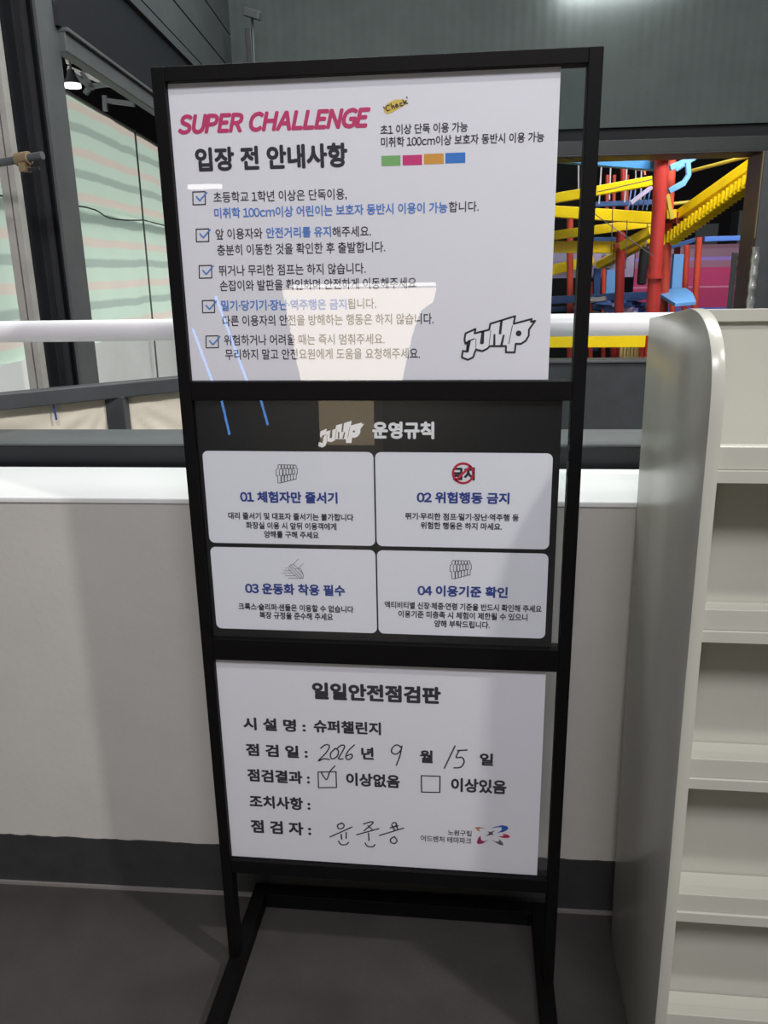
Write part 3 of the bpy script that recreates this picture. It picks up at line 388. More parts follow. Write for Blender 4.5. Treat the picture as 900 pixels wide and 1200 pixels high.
50948: [[465,760,345,784,226,760,145,696,115,598,145,501,226,436,345,412,465,436,546,501,576,598,546,696],[267,701,345,716,424,701,477,660,497,598,477,537,424,496,345,481,267,496,215,537,195,598,215,660],[791,826,709,826,709,-78,791,-78],[650,307,644,369,439,347,233,338,48,336,59,266,137,266,221,268,309,271,309,-50,392,-50,392,276,478,283,564,293]],
50976: [[623,767,457,791,292,767,181,698,141,593,181,489,292,421,457,397,623,421,734,489,774,593,734,698],[336,708,457,724,579,708,660,663,689,593,660,524,579,480,457,464,336,480,255,524,226,593,255,663],[869,312,49,312,49,244,260,244,260,-78,345,-78,345,244,571,244,571,-78,655,-78,655,244,869,244]],
51004: [[627,738,458,769,290,738,173,651,130,520,173,388,290,301,458,270,627,301,743,388,787,520,743,651],[330,679,458,702,586,679,674,615,707,520,674,424,586,361,458,338,330,361,242,424,209,520,242,615],[870,111,50,111,50,42,870,42]],
51008: [[867,351,50,351,50,284,867,284],[627,774,458,796,289,774,179,713,140,616,179,519,289,457,458,435,627,457,737,519,776,616,737,713],[334,715,458,729,582,715,662,676,691,616,662,555,582,517,458,503,334,517,254,555,225,616,254,676],[238,204,155,204,155,-58,776,-58,776,10,238,10]],
51012: [[629,793,458,811,287,793,178,740,140,655,178,569,287,516,458,498,629,516,738,569,776,655,738,740],[333,738,458,749,584,738,663,706,691,655,663,604,584,572,458,561,333,572,253,604,226,655,253,706],[867,437,50,437,50,370,867,370],[762,293,149,293,149,230,681,230,681,150,151,150,151,-3,151,-68,789,-68,789,-3,232,-3,232,89,762,89]],
51020: [[628,786,458,807,289,786,179,728,140,635,179,543,289,485,458,465,628,485,737,543,776,635,737,728],[334,728,458,741,582,728,662,692,691,635,662,579,582,544,458,531,334,544,254,579,225,635,254,692],[150,232,150,-66,767,-66,767,232],[231,165,686,165,686,2,231,2],[867,388,50,388,50,320,867,320]],
51032: [[468,734,343,761,217,734,132,659,100,548,132,437,217,362,343,335,468,362,554,437,585,548,554,659],[260,671,343,689,426,671,483,622,504,548,483,474,426,425,343,407,260,425,203,474,182,548,203,622],[787,827,704,827,704,-79,787,-79],[652,159,645,220,441,199,238,190,55,189,66,119,245,121,445,131]],
51060: [[790,827,707,827,707,-79,790,-79],[431,718,313,757,194,718,113,609,83,442,113,274,194,165,313,126,431,165,512,274,542,442,512,609],[235,653,313,683,391,653,443,569,462,442,443,314,391,230,313,200,235,230,182,314,163,442,182,569]],
51064: [[791,826,708,826,708,166,791,166],[293,233,210,233,210,-58,819,-58,819,10,293,10],[427,734,306,763,185,734,101,656,70,541,101,425,185,347,306,318,427,347,511,425,542,541,511,656],[227,672,306,691,385,672,440,619,461,541,440,463,385,410,306,391,227,410,172,463,151,541,172,619]],
51068: [[424,768,304,794,183,768,101,698,70,593,101,489,183,419,304,393,424,419,507,489,537,593,507,698],[225,708,304,725,383,708,437,662,457,593,437,524,383,478,304,461,225,478,171,524,151,593,171,662],[791,827,708,827,708,364,791,364],[791,319,206,319,206,253,709,253,709,162,209,162,209,1,209,-66,822,-66,822,1,289,1,289,100,791,100]],
51077: [[791,827,708,827,708,341,791,341],[290,296,209,296,209,-66,791,-66,791,296,709,296,709,187,290,187],[290,121,709,121,709,2,290,2],[428,757,306,784,184,757,101,684,70,575,101,466,184,394,306,367,428,394,511,466,542,575,511,684],[226,696,306,714,386,696,441,647,461,575,441,503,386,454,306,436,226,454,171,503,151,575,171,647]],
51080: [[791,826,708,826,708,310,791,310],[428,747,306,774,184,747,101,673,70,562,101,452,184,379,306,352,428,379,511,452,542,562,511,673],[226,686,306,704,386,686,441,636,461,562,441,489,386,439,306,421,226,439,171,489,151,562,171,636],[355,270,275,270,275,222,253,134,192,54,94,-4,135,-65,213,-24,272,33,314,102,350,31,407,-29,483,-73,557,-28,612,34,649,105,690,34,751,-24,831,-65,872,-4,774,51,712,130,691,222,691,270,610,270,610,222,595,147,552,71,481,8,411,67,369,142,355,222]],
51088: [[555,734,67,734,67,665,273,665,273,551,240,396,154,257,35,162,84,96,180,168,259,271,315,395,369,281,446,185,540,118,587,184,469,275,386,406,355,551,355,665,555,665],[745,827,662,827,662,-78,745,-78,745,392,893,392,893,462,745,462]],
51105: [[264,288,182,288,182,-66,752,-66,752,288,669,288,669,179,264,179],[264,113,669,113,669,2,264,2],[554,767,70,767,70,699,272,699,272,669,243,550,164,452,44,387,86,321,185,371,262,444,314,535,366,452,441,386,536,340,575,405,459,467,382,559,355,670,355,699,554,699],[752,827,669,827,669,331,752,331,752,549,885,549,885,618,752,618]],
51109: [[623,237,464,257,305,237,202,181,166,91,202,1,305,-56,464,-76,623,-56,724,1,760,91,724,181],[348,179,464,191,579,179,653,145,679,91,653,36,579,2,464,-10,348,2,274,36,248,91,274,145],[555,760,71,760,71,692,273,692,273,656,244,533,165,431,46,363,88,297,187,349,264,424,316,519,367,436,441,370,535,324,574,389,459,452,383,545,356,657,356,692,555,692],[752,827,669,827,669,282,752,282,752,528,885,528,885,597,752,597]],
51204: [[794,826,711,826,711,577,529,577,529,509,711,509,711,163,794,163],[562,753,79,753,79,685,280,685,280,641,251,517,171,414,53,345,96,278,194,331,271,409,323,504,374,418,448,348,541,299,583,365,468,431,392,528,364,641,364,685,562,685],[299,222,217,222,217,-58,819,-58,819,10,299,10]],
51216: [[207,253,207,-66,794,-66,794,253],[289,187,713,187,713,2,289,2],[794,827,711,827,711,601,532,601,532,532,711,532,711,298,794,298],[562,769,79,769,79,701,280,701,280,668,251,545,171,441,53,372,96,306,194,359,271,436,323,531,374,445,448,375,541,326,583,392,468,459,392,555,364,668,364,701,562,701]],
51221: [[657,240,496,260,335,240,231,182,195,91,231,0,335,-57,496,-77,657,-57,761,0,797,91,761,182],[379,183,496,195,613,183,688,147,715,91,688,35,613,0,496,-12,379,0,304,35,277,91,304,147],[794,827,711,827,711,592,533,592,533,523,711,523,711,288,794,288],[562,761,79,761,79,693,280,693,280,662,251,538,172,433,53,362,96,296,194,350,271,428,324,525,375,439,449,370,541,321,583,387,468,453,392,550,364,663,364,693,562,693]],
51228: [[817,827,738,827,738,-78,817,-78],[635,806,557,806,557,502,408,502,408,434,557,434,557,-31,635,-31],[477,721,64,721,64,653,235,653,235,571,212,409,145,267,39,165,90,103,171,174,234,272,276,388,318,281,378,191,457,124,507,186,402,283,337,417,315,571,315,653,477,653]],
51312: [[800,745,118,745,118,676,416,676,416,657,366,522,243,417,90,360,124,294,259,342,378,424,460,536,543,426,662,345,798,298,832,364,676,419,552,523,502,657,502,676,800,676],[501,326,418,326,418,107,50,107,50,38,870,38,870,107,501,107]],
51313: [[766,216,141,216,141,149,683,149,683,-78,766,-78],[793,790,125,790,125,723,405,723,358,631,246,561,96,524,126,458,268,492,384,556,458,644,534,556,650,492,791,458,822,524,671,561,559,631,512,723,793,723],[499,509,417,509,417,373,50,373,50,305,869,305,869,373,499,373]],
51452: [[789,770,127,770,127,704,412,704,412,699,366,588,250,501,98,454,130,388,265,428,380,499,458,595,537,499,652,428,788,388,819,454,667,501,551,588,505,699,505,704,789,704],[867,312,50,312,50,244,416,244,416,-77,498,-77,498,244,867,244]],
51456: [[793,782,125,782,125,715,405,715,361,613,250,536,99,493,130,427,270,465,385,532,458,626,532,532,647,465,787,427,818,493,668,536,556,613,512,715,793,715],[869,362,49,362,49,294,424,294,424,111,506,111,506,294,869,294],[236,199,153,199,153,-58,778,-58,778,10,236,10]],
51460: [[867,450,50,450,50,383,417,383,417,293,149,293,149,230,681,230,681,146,151,146,151,-3,151,-68,789,-68,789,-3,232,-3,232,86,762,86,762,293,499,293,499,383,867,383],[793,796,125,796,125,730,410,730,358,647,244,587,94,557,121,494,263,523,380,577,458,656,537,577,655,523,797,494,824,557,674,587,560,648,507,730,793,730]],
51473: [[867,404,50,404,50,336,417,336,417,241,272,218,180,164,148,83,185,-4,291,-57,458,-76,624,-57,730,-4,767,83,735,164,643,218,499,241,499,336,867,336],[336,166,458,177,579,166,657,134,684,83,657,32,579,-1,458,-12,336,-1,259,32,232,83,259,134],[793,785,125,785,125,718,405,718,357,627,244,560,96,524,125,458,267,492,384,554,458,642,534,554,650,492,792,458,822,524,673,560,560,627,512,718,793,718]],
51593: [[869,391,50,391,50,324,869,324],[766,231,141,231,141,163,683,163,683,-78,766,-78],[793,786,125,786,125,719,405,719,360,625,247,554,96,516,126,451,268,485,384,548,458,637,534,548,650,485,791,451,822,516,671,554,557,625,512,719,793,719]],
51648: [[790,827,707,827,707,-78,790,-78],[584,734,79,734,79,665,289,665,289,551,256,395,170,256,50,162,98,96,195,167,276,270,332,394,389,278,469,184,568,118,614,184,492,271,406,401,373,551,373,665,584,665]],
52265: [[752,228,164,228,164,160,669,160,669,-79,752,-79],[359,830,276,830,276,716,75,716,75,649,276,649,276,630,247,515,169,421,51,359,92,294,189,341,266,411,318,499,370,419,445,354,539,310,579,376,463,435,386,524,358,630,358,649,558,649,558,716,359,716],[752,827,669,827,669,275,752,275,752,516,885,516,885,586,752,586]],
52300: [[317,822,238,822,238,725,75,725,75,659,238,659,238,652,215,559,151,475,54,415,93,352,174,398,236,461,279,537,322,467,385,410,465,369,502,431,404,486,340,563,317,652,317,659,477,659,477,725,317,725],[812,826,733,826,733,621,619,621,619,809,540,809,540,351,619,351,619,553,733,553,733,343,812,343],[812,303,215,303,215,239,731,239,731,155,217,155,217,-2,217,-66,847,-66,847,-2,299,-2,299,93,812,93]],
52376: [[794,827,711,827,711,464,517,464,517,396,711,396,711,-79,794,-79],[363,810,280,810,280,670,76,670,76,603,280,603,280,534,250,382,170,251,52,161,98,97,193,164,269,260,322,377,375,266,453,176,548,113,594,177,475,264,393,389,362,534,362,603,563,603,563,670,363,670]],
52397: [[657,236,496,255,335,236,231,179,195,90,231,0,335,-56,496,-76,657,-56,761,0,797,90,761,179],[379,178,496,190,614,178,689,144,715,90,689,36,614,1,496,-11,379,1,304,36,277,90,304,144],[359,831,276,831,276,718,75,718,75,651,276,651,276,634,247,518,169,422,52,358,92,293,190,342,267,414,319,504,372,424,449,360,546,317,585,382,467,440,387,528,358,634,358,651,558,651,558,718,359,718],[794,827,711,827,711,569,530,569,530,501,711,501,711,279,794,279]],
52404: [[817,827,738,827,738,-78,817,-78],[635,806,557,806,557,470,419,470,419,401,557,401,557,-31,635,-31],[314,794,235,794,235,660,67,660,67,592,235,592,235,548,212,400,147,267,42,170,91,107,171,175,233,267,275,376,318,274,380,189,460,127,507,189,403,280,337,406,314,548,314,592,480,592,480,660,314,660]],
52488: [[500,808,418,808,418,684,126,684,126,616,417,616,372,490,256,396,95,344,127,279,265,320,380,390,459,488,538,390,653,320,791,279,823,344,662,396,546,490,501,616,792,616,792,684,500,684],[500,310,418,310,418,105,50,105,50,36,870,36,870,105,500,105]],
52636: [[866,425,51,425,51,362,417,362,417,279,149,279,149,217,681,217,681,140,151,140,151,-4,151,-68,789,-68,789,-4,232,-4,232,81,762,81,762,279,499,279,499,362,866,362],[499,832,417,832,417,748,134,748,134,684,411,684,359,607,247,554,94,529,118,466,261,490,379,538,458,610,537,538,655,490,798,466,823,529,670,554,557,607,505,684,784,684,784,748,499,748]],
52649: [[867,381,50,381,50,314,417,314,417,223,272,201,180,151,148,74,185,-8,291,-59,458,-76,625,-59,730,-8,767,74,735,151,644,201,499,223,499,314,867,314],[336,151,458,161,580,151,657,121,684,74,657,27,580,-3,458,-13,336,-3,259,27,232,74,259,121],[499,829,417,829,417,739,134,739,134,672,412,672,364,585,252,524,97,492,123,428,264,456,380,509,458,586,536,509,652,456,794,428,819,492,664,524,552,585,504,672,784,672,784,739,499,739]],
52656: [[793,826,709,826,709,194,505,194,505,128,709,128,709,-78,793,-78],[381,825,299,825,299,727,102,727,102,661,297,661,297,659,270,569,195,496,83,450,118,386,215,424,291,480,342,553,393,486,467,434,561,399,596,464,485,507,410,575,383,659,383,661,576,661,576,727,381,727],[645,296,640,358,436,338,232,330,46,328,57,258,132,258,212,260,295,262,295,-50,378,-50,378,266,467,273,556,283]],
52712: [[791,826,709,826,709,-78,791,-78],[390,825,307,825,307,724,109,724,109,659,307,659,307,656,280,566,204,493,90,447,125,382,222,419,299,474,350,546,402,480,477,428,571,394,605,459,492,503,417,571,390,656,390,659,588,659,588,724,390,724],[650,286,644,347,440,328,235,320,48,319,59,249,137,249,221,251,309,253,309,-51,392,-51,392,258,478,264,564,274]],
52824: [[790,827,707,827,707,-78,790,-78],[383,810,300,810,300,670,91,670,91,603,301,603,301,534,270,381,187,250,67,161,113,97,210,163,289,259,343,376,399,265,478,176,574,113,620,177,499,262,414,387,383,534,383,603,589,603,589,670,383,670]],
52825: [[791,827,708,827,708,270,791,270],[791,224,187,224,187,156,708,156,708,-78,791,-78],[378,831,295,831,295,717,90,717,90,650,295,650,295,628,266,511,187,415,67,350,108,285,206,334,284,405,338,496,392,413,470,347,568,302,607,367,488,427,407,518,377,628,377,650,581,650,581,717,378,717]],
53356: [[867,117,50,117,50,48,867,48],[767,735,148,735,148,667,686,667,686,624,686,578,685,531,684,484,123,460,135,392,681,421,674,349,663,273,646,191,729,183,756,350,766,492,767,624]],
53441: [[752,234,164,234,164,166,669,166,669,-78,752,-78],[91,765,91,327,160,327,322,329,452,336,572,353,563,420,449,404,326,396,174,394,174,516,488,516,488,582,174,582,174,697,504,697,504,765],[752,827,669,827,669,279,752,279,752,517,885,517,885,587,752,587]],
53580: [[818,827,738,827,738,-78,818,-78],[634,806,556,806,556,484,426,484,426,416,556,416,556,-31,634,-31],[84,718,84,139,141,139,267,141,371,147,471,163,463,231,371,216,276,209,163,207,163,408,377,408,377,473,163,473,163,651,419,651,419,718]],
54000: [[792,827,709,827,709,-78,792,-78],[107,745,107,140,179,140,337,142,476,151,614,169,605,237,473,219,340,210,189,208,189,424,512,424,512,491,189,491,189,676,545,676,545,745]],
54028: [[565,730,61,730,61,662,158,662,158,217,39,216,49,146,223,148,417,157,611,180,606,241,560,236,514,231,467,228,467,662,565,662],[239,218,239,662,387,662,387,223],[745,827,662,827,662,-78,745,-78,745,396,893,396,893,465,745,465]],
54032: [[561,742,77,742,77,674,167,674,167,365,52,364,62,295,232,297,421,306,609,327,603,389,560,384,516,380,471,377,471,674,561,674],[247,367,247,674,391,674,391,372],[752,826,669,826,669,160,752,160,752,482,885,482,885,552,752,552],[271,223,189,223,189,-58,792,-58,792,10,271,10]],
54140: [[794,827,712,827,712,486,539,486,539,418,712,418,712,-78,794,-78],[570,732,71,732,71,664,162,664,162,216,43,215,52,145,224,147,414,157,603,178,598,239,555,234,512,230,468,227,468,664,570,664],[243,218,243,664,388,664,388,223]],
54364: [[793,743,122,743,122,675,262,675,262,382,124,382,124,314,277,314,277,100,50,100,50,32,870,32,870,100,638,100,638,314,791,314,791,382,652,382,652,675,793,675],[345,382,345,675,570,675,570,382],[360,100,360,314,555,314,555,100]],
54532: [[870,108,50,108,50,38,870,38],[793,736,122,736,122,668,262,668,262,354,124,354,124,287,791,287,791,354,652,354,652,668,793,668],[345,354,345,668,570,668,570,354]],
54596: [[792,827,709,827,709,358,792,358],[792,314,203,314,203,248,710,248,710,158,205,158,205,-1,205,-68,825,-68,825,-1,287,-1,287,97,792,97],[576,765,90,765,90,700,179,700,179,458,65,457,75,389,248,392,436,402,623,423,619,483,576,478,532,474,486,471,486,700,576,700],[259,460,259,700,406,700,406,466]],
54616: [[429,513,316,540,202,513,124,440,95,332,124,223,202,151,316,124,429,151,507,223,536,332,507,440],[243,453,316,471,389,453,438,404,457,332,438,260,389,211,316,193,243,211,193,260,174,332,193,404],[745,827,663,827,663,-78,745,-78,745,386,893,386,893,455,745,455],[356,816,273,816,273,682,45,682,45,614,578,614,578,682,356,682]],
54617: [[432,597,319,617,205,597,130,540,102,454,130,368,205,311,319,291,432,311,508,368,535,454,508,540],[247,541,319,553,391,541,439,506,456,454,439,402,391,368,319,356,247,368,199,402,182,454,199,506],[752,212,164,212,164,144,669,144,669,-78,752,-78],[361,831,278,831,278,731,52,731,52,664,586,664,586,731,361,731],[752,827,669,827,669,261,752,261,752,508,885,508,885,577,752,577]],
54620: [[432,579,319,600,205,579,130,520,102,431,130,342,205,284,319,263,432,284,507,342,535,431,507,520],[247,522,319,535,391,522,439,486,456,431,439,376,391,341,319,328,247,341,199,376,182,431,199,486],[752,826,669,826,669,148,752,148,752,460,885,460,885,529,752,529],[271,202,189,202,189,-58,792,-58,792,10,271,10],[361,826,278,826,278,716,52,716,52,649,586,649,586,716,361,716]],
54624: [[433,622,319,640,205,622,129,571,102,492,129,413,205,362,319,344,433,362,508,413,535,492,508,571],[247,568,319,579,391,568,439,538,456,492,439,445,391,416,319,405,247,416,199,445,182,492,199,538],[752,830,669,830,669,330,752,330,752,543,886,543,886,612,752,612],[752,284,178,284,178,222,670,222,670,142,180,142,180,-4,180,-68,784,-68,784,-4,261,-4,261,82,752,82],[361,836,278,836,278,745,52,745,52,680,586,680,586,745,361,745]],
54633: [[265,261,183,261,183,-66,752,-66,752,261,669,261,669,166,265,166],[265,101,669,101,669,1,265,1],[432,605,319,625,205,605,129,551,102,467,129,383,205,328,319,308,432,328,508,383,535,467,508,551],[247,550,319,562,391,550,439,517,456,467,439,416,391,383,319,371,247,383,199,416,182,467,199,517],[752,827,669,827,669,301,752,301,752,526,885,526,885,596,752,596],[361,835,278,835,278,734,52,734,52,667,586,667,586,734,361,734]],
54637: [[625,218,468,237,310,218,209,165,173,80,209,-4,310,-57,468,-76,625,-57,726,-4,762,80,726,165],[354,161,468,172,582,161,654,130,680,80,654,30,582,-1,468,-12,354,-1,281,30,255,80,281,130],[432,593,319,613,205,593,129,538,102,453,129,369,205,314,319,294,432,314,508,369,535,453,508,538],[247,538,319,550,391,538,439,504,456,453,439,402,391,369,319,357,247,369,199,402,182,453,199,504],[752,827,669,827,669,244,752,244,752,506,885,506,885,576,752,576],[361,834,278,834,278,725,52,725,52,659,586,659,586,725,361,725]],
54644: [[374,517,273,544,173,517,104,445,79,338,104,230,173,158,273,131,374,158,442,230,467,338,442,445],[211,456,273,474,335,456,377,408,393,338,377,267,335,219,273,202,211,219,169,267,153,338,169,408],[314,800,232,800,232,672,48,672,48,604,497,604,497,672,314,672],[815,827,736,827,736,446,620,446,620,806,542,806,542,-34,620,-34,620,378,736,378,736,-78,815,-78]],
54665: [[376,587,275,606,175,587,108,533,83,451,108,369,175,316,275,297,376,316,443,369,468,451,443,533],[213,532,275,544,337,532,378,500,393,451,378,402,337,370,275,358,213,370,172,402,157,451,172,500],[677,220,515,239,353,220,249,167,213,81,249,-4,353,-58,515,-76,677,-58,781,-4,817,81,781,167],[397,164,515,175,633,164,708,132,734,81,708,31,633,-1,515,-12,397,-1,321,31,295,81,321,132],[812,827,733,827,733,581,617,581,617,809,539,809,539,287,617,287,617,513,733,513,733,255,812,255],[316,820,234,820,234,719,45,719,45,653,503,653,503,719,316,719]],
54744: [[207,231,207,-66,794,-66,794,231],[289,164,713,164,713,2,289,2],[421,598,313,619,205,598,131,542,104,458,131,373,205,317,313,297,421,317,494,373,521,458,494,542],[245,543,313,555,380,543,425,509,442,458,425,406,380,372,313,360,245,372,200,406,183,458,200,509],[354,835,272,835,272,733,51,733,51,665,574,665,574,733,354,733],[794,827,711,827,711,552,561,552,561,483,711,483,711,279,794,279]],
54840: [[616,545,458,566,300,545,198,487,162,394,193,307,280,248,417,222,417,96,50,96,50,28,870,28,870,96,499,96,499,222,635,248,723,307,754,394,718,487],[344,487,458,500,571,487,644,451,670,394,644,337,571,301,458,288,344,301,272,337,246,394,272,451],[499,812,417,812,417,694,90,694,90,626,825,626,825,694,499,694]],
54868: [[437,577,326,598,214,577,140,518,113,430,134,351,193,295,284,266,284,167,197,165,115,164,39,164,52,94,225,96,418,106,616,131,610,192,531,182,450,175,367,170,367,266,457,294,517,350,539,430,512,518],[255,520,326,533,396,520,443,484,460,430,443,376,396,341,326,328,255,341,208,376,191,430,208,484],[747,827,664,827,664,-78,747,-78,747,373,888,373,888,443,747,443],[367,825,284,825,284,717,55,717,55,650,595,650,595,717,367,717]],
54869: [[751,174,156,174,156,108,668,108,668,-78,751,-78],[438,632,327,648,216,632,142,586,116,514,137,449,196,404,287,382,287,316,202,314,120,313,45,313,55,246,229,248,423,257,620,282,614,341,534,331,452,324,369,319,369,382,459,404,517,450,538,514,512,586],[257,581,327,590,397,581,443,555,459,514,443,474,397,447,327,437,257,447,211,474,195,514,211,555],[751,826,668,826,668,220,751,220,751,484,883,484,883,553,751,553],[369,834,287,834,287,745,68,745,68,682,587,682,587,745,369,745]],
54980: [[616,586,458,604,300,586,199,535,164,453,199,371,300,321,458,303,616,321,717,371,752,453,717,535],[345,531,458,541,571,531,641,501,666,453,641,406,571,376,458,366,345,376,275,406,250,453,275,501],[499,832,417,832,417,724,93,724,93,656,820,656,820,724,499,724],[870,240,50,240,50,172,417,172,417,-79,499,-79,499,172,870,172]],
55176: [[790,827,707,827,707,-78,790,-78],[458,513,343,540,227,513,148,440,119,332,148,223,227,151,343,124,458,151,537,223,566,332,537,440],[268,453,343,471,417,453,468,404,487,332,468,260,417,211,343,193,268,211,217,260,198,332,217,404],[383,818,299,818,299,681,70,681,70,613,612,613,612,681,383,681]],
65296: [[641,704,500,746,359,704,264,579,229,370,264,159,359,31,500,-12,641,31,736,159,771,370,736,579],[406,642,500,672,594,642,657,545,681,370,657,194,594,94,500,62,406,94,343,194,319,370,343,545]],
65297: [[561,735,492,735,440,711,376,695,300,682,300,624,470,624,470,76,247,76,247,0,770,0,770,76,561,76]],
65298: [[615,720,488,747,390,730,305,684,231,615,289,563,348,620,412,657,484,671,568,651,621,599,639,522,588,385,449,228,243,53,243,0,766,0,766,78,507,78,469,77,430,75,391,72,562,225,684,375,730,524,699,644]],
65299: [[620,723,494,747,398,733,313,694,238,635,288,579,350,630,418,661,491,671,573,655,624,614,642,552,618,485,542,435,408,415,408,345,555,327,637,277,662,200,639,127,578,81,492,64,403,77,327,114,266,170,218,112,285,50,377,5,497,-12,625,13,716,84,751,195,730,285,673,349,590,383,590,387,665,423,713,483,730,562,701,658]],
65300: [[565,735,222,263,222,202,592,202,592,0,678,0,678,202,791,202,791,275,678,275,678,735],[592,654,596,654,594,606,592,562,592,520,592,275,326,275,513,529,539,568,564,609]],
65313: [[437,735,157,0,254,0,337,224,649,224,732,0,833,0,550,735],[491,660,495,660,525,577,554,495,584,413,628,296,359,296,403,413,433,495,462,576]],
65315: [[664,734,570,747,379,700,251,569,204,366,251,164,378,34,565,-12,665,0,750,36,822,93,770,153,711,108,645,80,569,70,427,107,333,210,299,369,333,526,427,629,571,666,639,657,698,632,748,596,801,656,742,701]],
65317: [[279,735,279,0,773,0,773,79,371,79,371,346,684,346,684,425,371,425,371,656,760,656,760,735]],
65319: [[661,733,556,747,360,700,226,569,177,366,225,163,357,33,552,-13,658,-2,743,29,807,72,807,380,535,380,535,303,722,303,722,112,679,89,623,74,562,69,407,106,307,209,272,369,309,527,409,629,558,666,636,656,697,631,745,596,798,656,740,699]],
65320: [[295,735,202,735,202,0,295,0,295,346,706,346,706,0,798,0,798,735,706,735,706,426,295,426]],
65324: [[396,735,304,735,304,0,774,0,774,79,396,79]],
65326: [[207,735,207,0,294,0,294,385,293,462,289,540,284,615,289,615,387,460,699,0,795,0,795,735,706,735,706,354,708,275,712,196,718,120,713,120,613,276,301,735]],
65328: [[253,735,253,0,345,0,345,292,492,292,654,317,760,392,798,519,760,646,653,714,487,735],[345,659,474,659,602,647,680,603,706,519,681,432,605,383,479,367,345,367]],
65330: [[254,735,254,0,342,0,342,311,508,311,718,0,823,0,601,325,705,362,774,429,798,528,761,650,659,715,506,735],[342,659,492,659,607,647,679,606,704,528,679,448,608,401,492,385,342,385]],
65331: [[612,735,514,747,379,722,288,653,254,549,282,460,348,399,427,362,546,320,621,289,675,248,696,186,672,123,607,83,511,69,422,81,338,114,268,163,212,99,294,40,394,1,509,-13,659,14,756,87,790,194,766,287,702,351,614,393,496,435,428,461,371,500,348,559,370,617,428,653,513,666,590,657,657,631,714,593,765,654,696,703]],
65333: [[295,735,204,735,204,304,244,117,350,17,500,-13,652,17,760,117,801,304,801,735,708,735,708,301,679,163,604,90,500,69,398,90,323,163,295,301]],
65347: [[638,545,557,556,405,522,295,425,253,271,292,119,398,22,551,-12,630,-2,703,26,768,72,727,132,679,97,622,73,558,64,448,90,374,162,348,271,375,380,449,452,560,479,615,472,664,451,710,419,755,478,703,517]],
65357: [[443,544,364,557,290,544,223,511,164,464,161,464,152,545,77,545,77,0,168,0,168,394,225,440,281,468,333,477,402,461,443,414,457,332,457,0,548,0,548,394,606,440,661,468,714,477,783,462,825,414,838,332,838,0,929,0,929,344,909,460,849,532,745,557,671,544,601,507,534,453,499,508]],
}

_raw = {}
def raw_text(ch):                                   # letter outlines -> filled flat mesh
    if ch in _raw: return _raw[ch]
    cu = bpy.data.curves.new('t', 'CURVE'); cu.dimensions = '2D'; cu.fill_mode = 'FRONT'
    for k in GLYPHS[ord(ch)]:                       # one closed outline, x and y in thousandths of an em
        pts = [(k[i]/1000, k[i+1]/1000) for i in range(0, len(k), 2)]
        sp = cu.splines.new('POLY'); sp.points.add(len(pts)-1); sp.use_cyclic_u = True
        for p, (x, y) in zip(sp.points, pts): p.co = (x, y, 0, 1)
    o = bpy.data.objects.new('t', cu); me = o.to_mesh()
    v = [(p.co.x, p.co.y) for p in me.vertices]; f = [tuple(p.vertices) for p in me.polygons]
    o.to_mesh_clear(); bpy.data.objects.remove(o); bpy.data.curves.remove(cu)
    _raw[ch] = (v, f); return _raw[ch]
def text_geo(body, bold=0.0, shear=0.0):
    vs, fs, x = [], [], 0.0      # points are (x, z, layer)
    for ch in body:
        if ch == ' ': x += HAN*.30; continue
        wide = ch.isascii() and ch.isalnum()
        v, f = raw_text(chr(ord(ch)+0xFEE0) if wide else ch)
        lo = min(p[0] for p in v); hi = max(p[0] for p in v)
        if ord(ch) >= 0xAC00: dx = x; adv = HAN
        else:
            sb = HAN*.055; dx = x + sb - lo; adv = hi - lo + 2*sb
            if ch.isdigit(): adv = HAN*.60; dx = x + (adv-(hi-lo))/2 - lo
        n = len(vs); vs += [(p[0]+dx, p[1]) for p in v]; fs += [tuple(i+n for i in q) for q in f]; x += adv
    vs = [(p[0], p[1], 0) for p in vs]
    if shear: vs = [(p[0]+p[1]*shear, p[1], 0) for p in vs]
    if bold > .004:                                  # embolden: the outline drawn a few times around itself
        k = 8; bv, bf = list(vs), list(fs)
        for j in range(k):
            n = len(bv); a = 2*math.pi*j/k
            bv += [(p[0]+bold*math.cos(a), p[1]+bold*math.sin(a), j+1) for p in vs]; bf += [tuple(i+n for i in q) for q in fs]
        vs, fs = bv, bf
    return vs, fs
def smooth_line(pts, n=5):
    if len(pts) < 3: return pts
    P = [pts[0]] + list(pts) + [pts[-1]]; out = []
    for i in range(1, len(P)-2):
        for k in range(n):
            t = k/n; out.append(tuple(.5*((2*P[i][c]) + (-P[i-1][c]+P[i+1][c])*t + (2*P[i-1][c]-5*P[i][c]+4*P[i+1][c]-P[i+2][c])*t*t + (-P[i-1][c]+3*P[i][c]-3*P[i+1][c]+P[i+2][c])*t**3) for c in (0, 1)))
    return out + [pts[-1]]
def text_in(mb, body, bold, x0, x1, z, h, y, shear=0.0):
    v, f = text_geo(body, bold*HAN, shear)
    a0 = min(p[0] for p in v); a1 = max(p[0] for p in v); b0 = min(p[1] for p in v); b1 = max(p[1] for p in v)
    sx = (x1-x0)/(a1-a0); sz = h/(b1-b0); n0 = len(v)
    mb.add([(x0+(p[0]-a0)*sx, y-p[2]*.00002, z+(p[1]-b0)*sz) for p in v], f); return mb

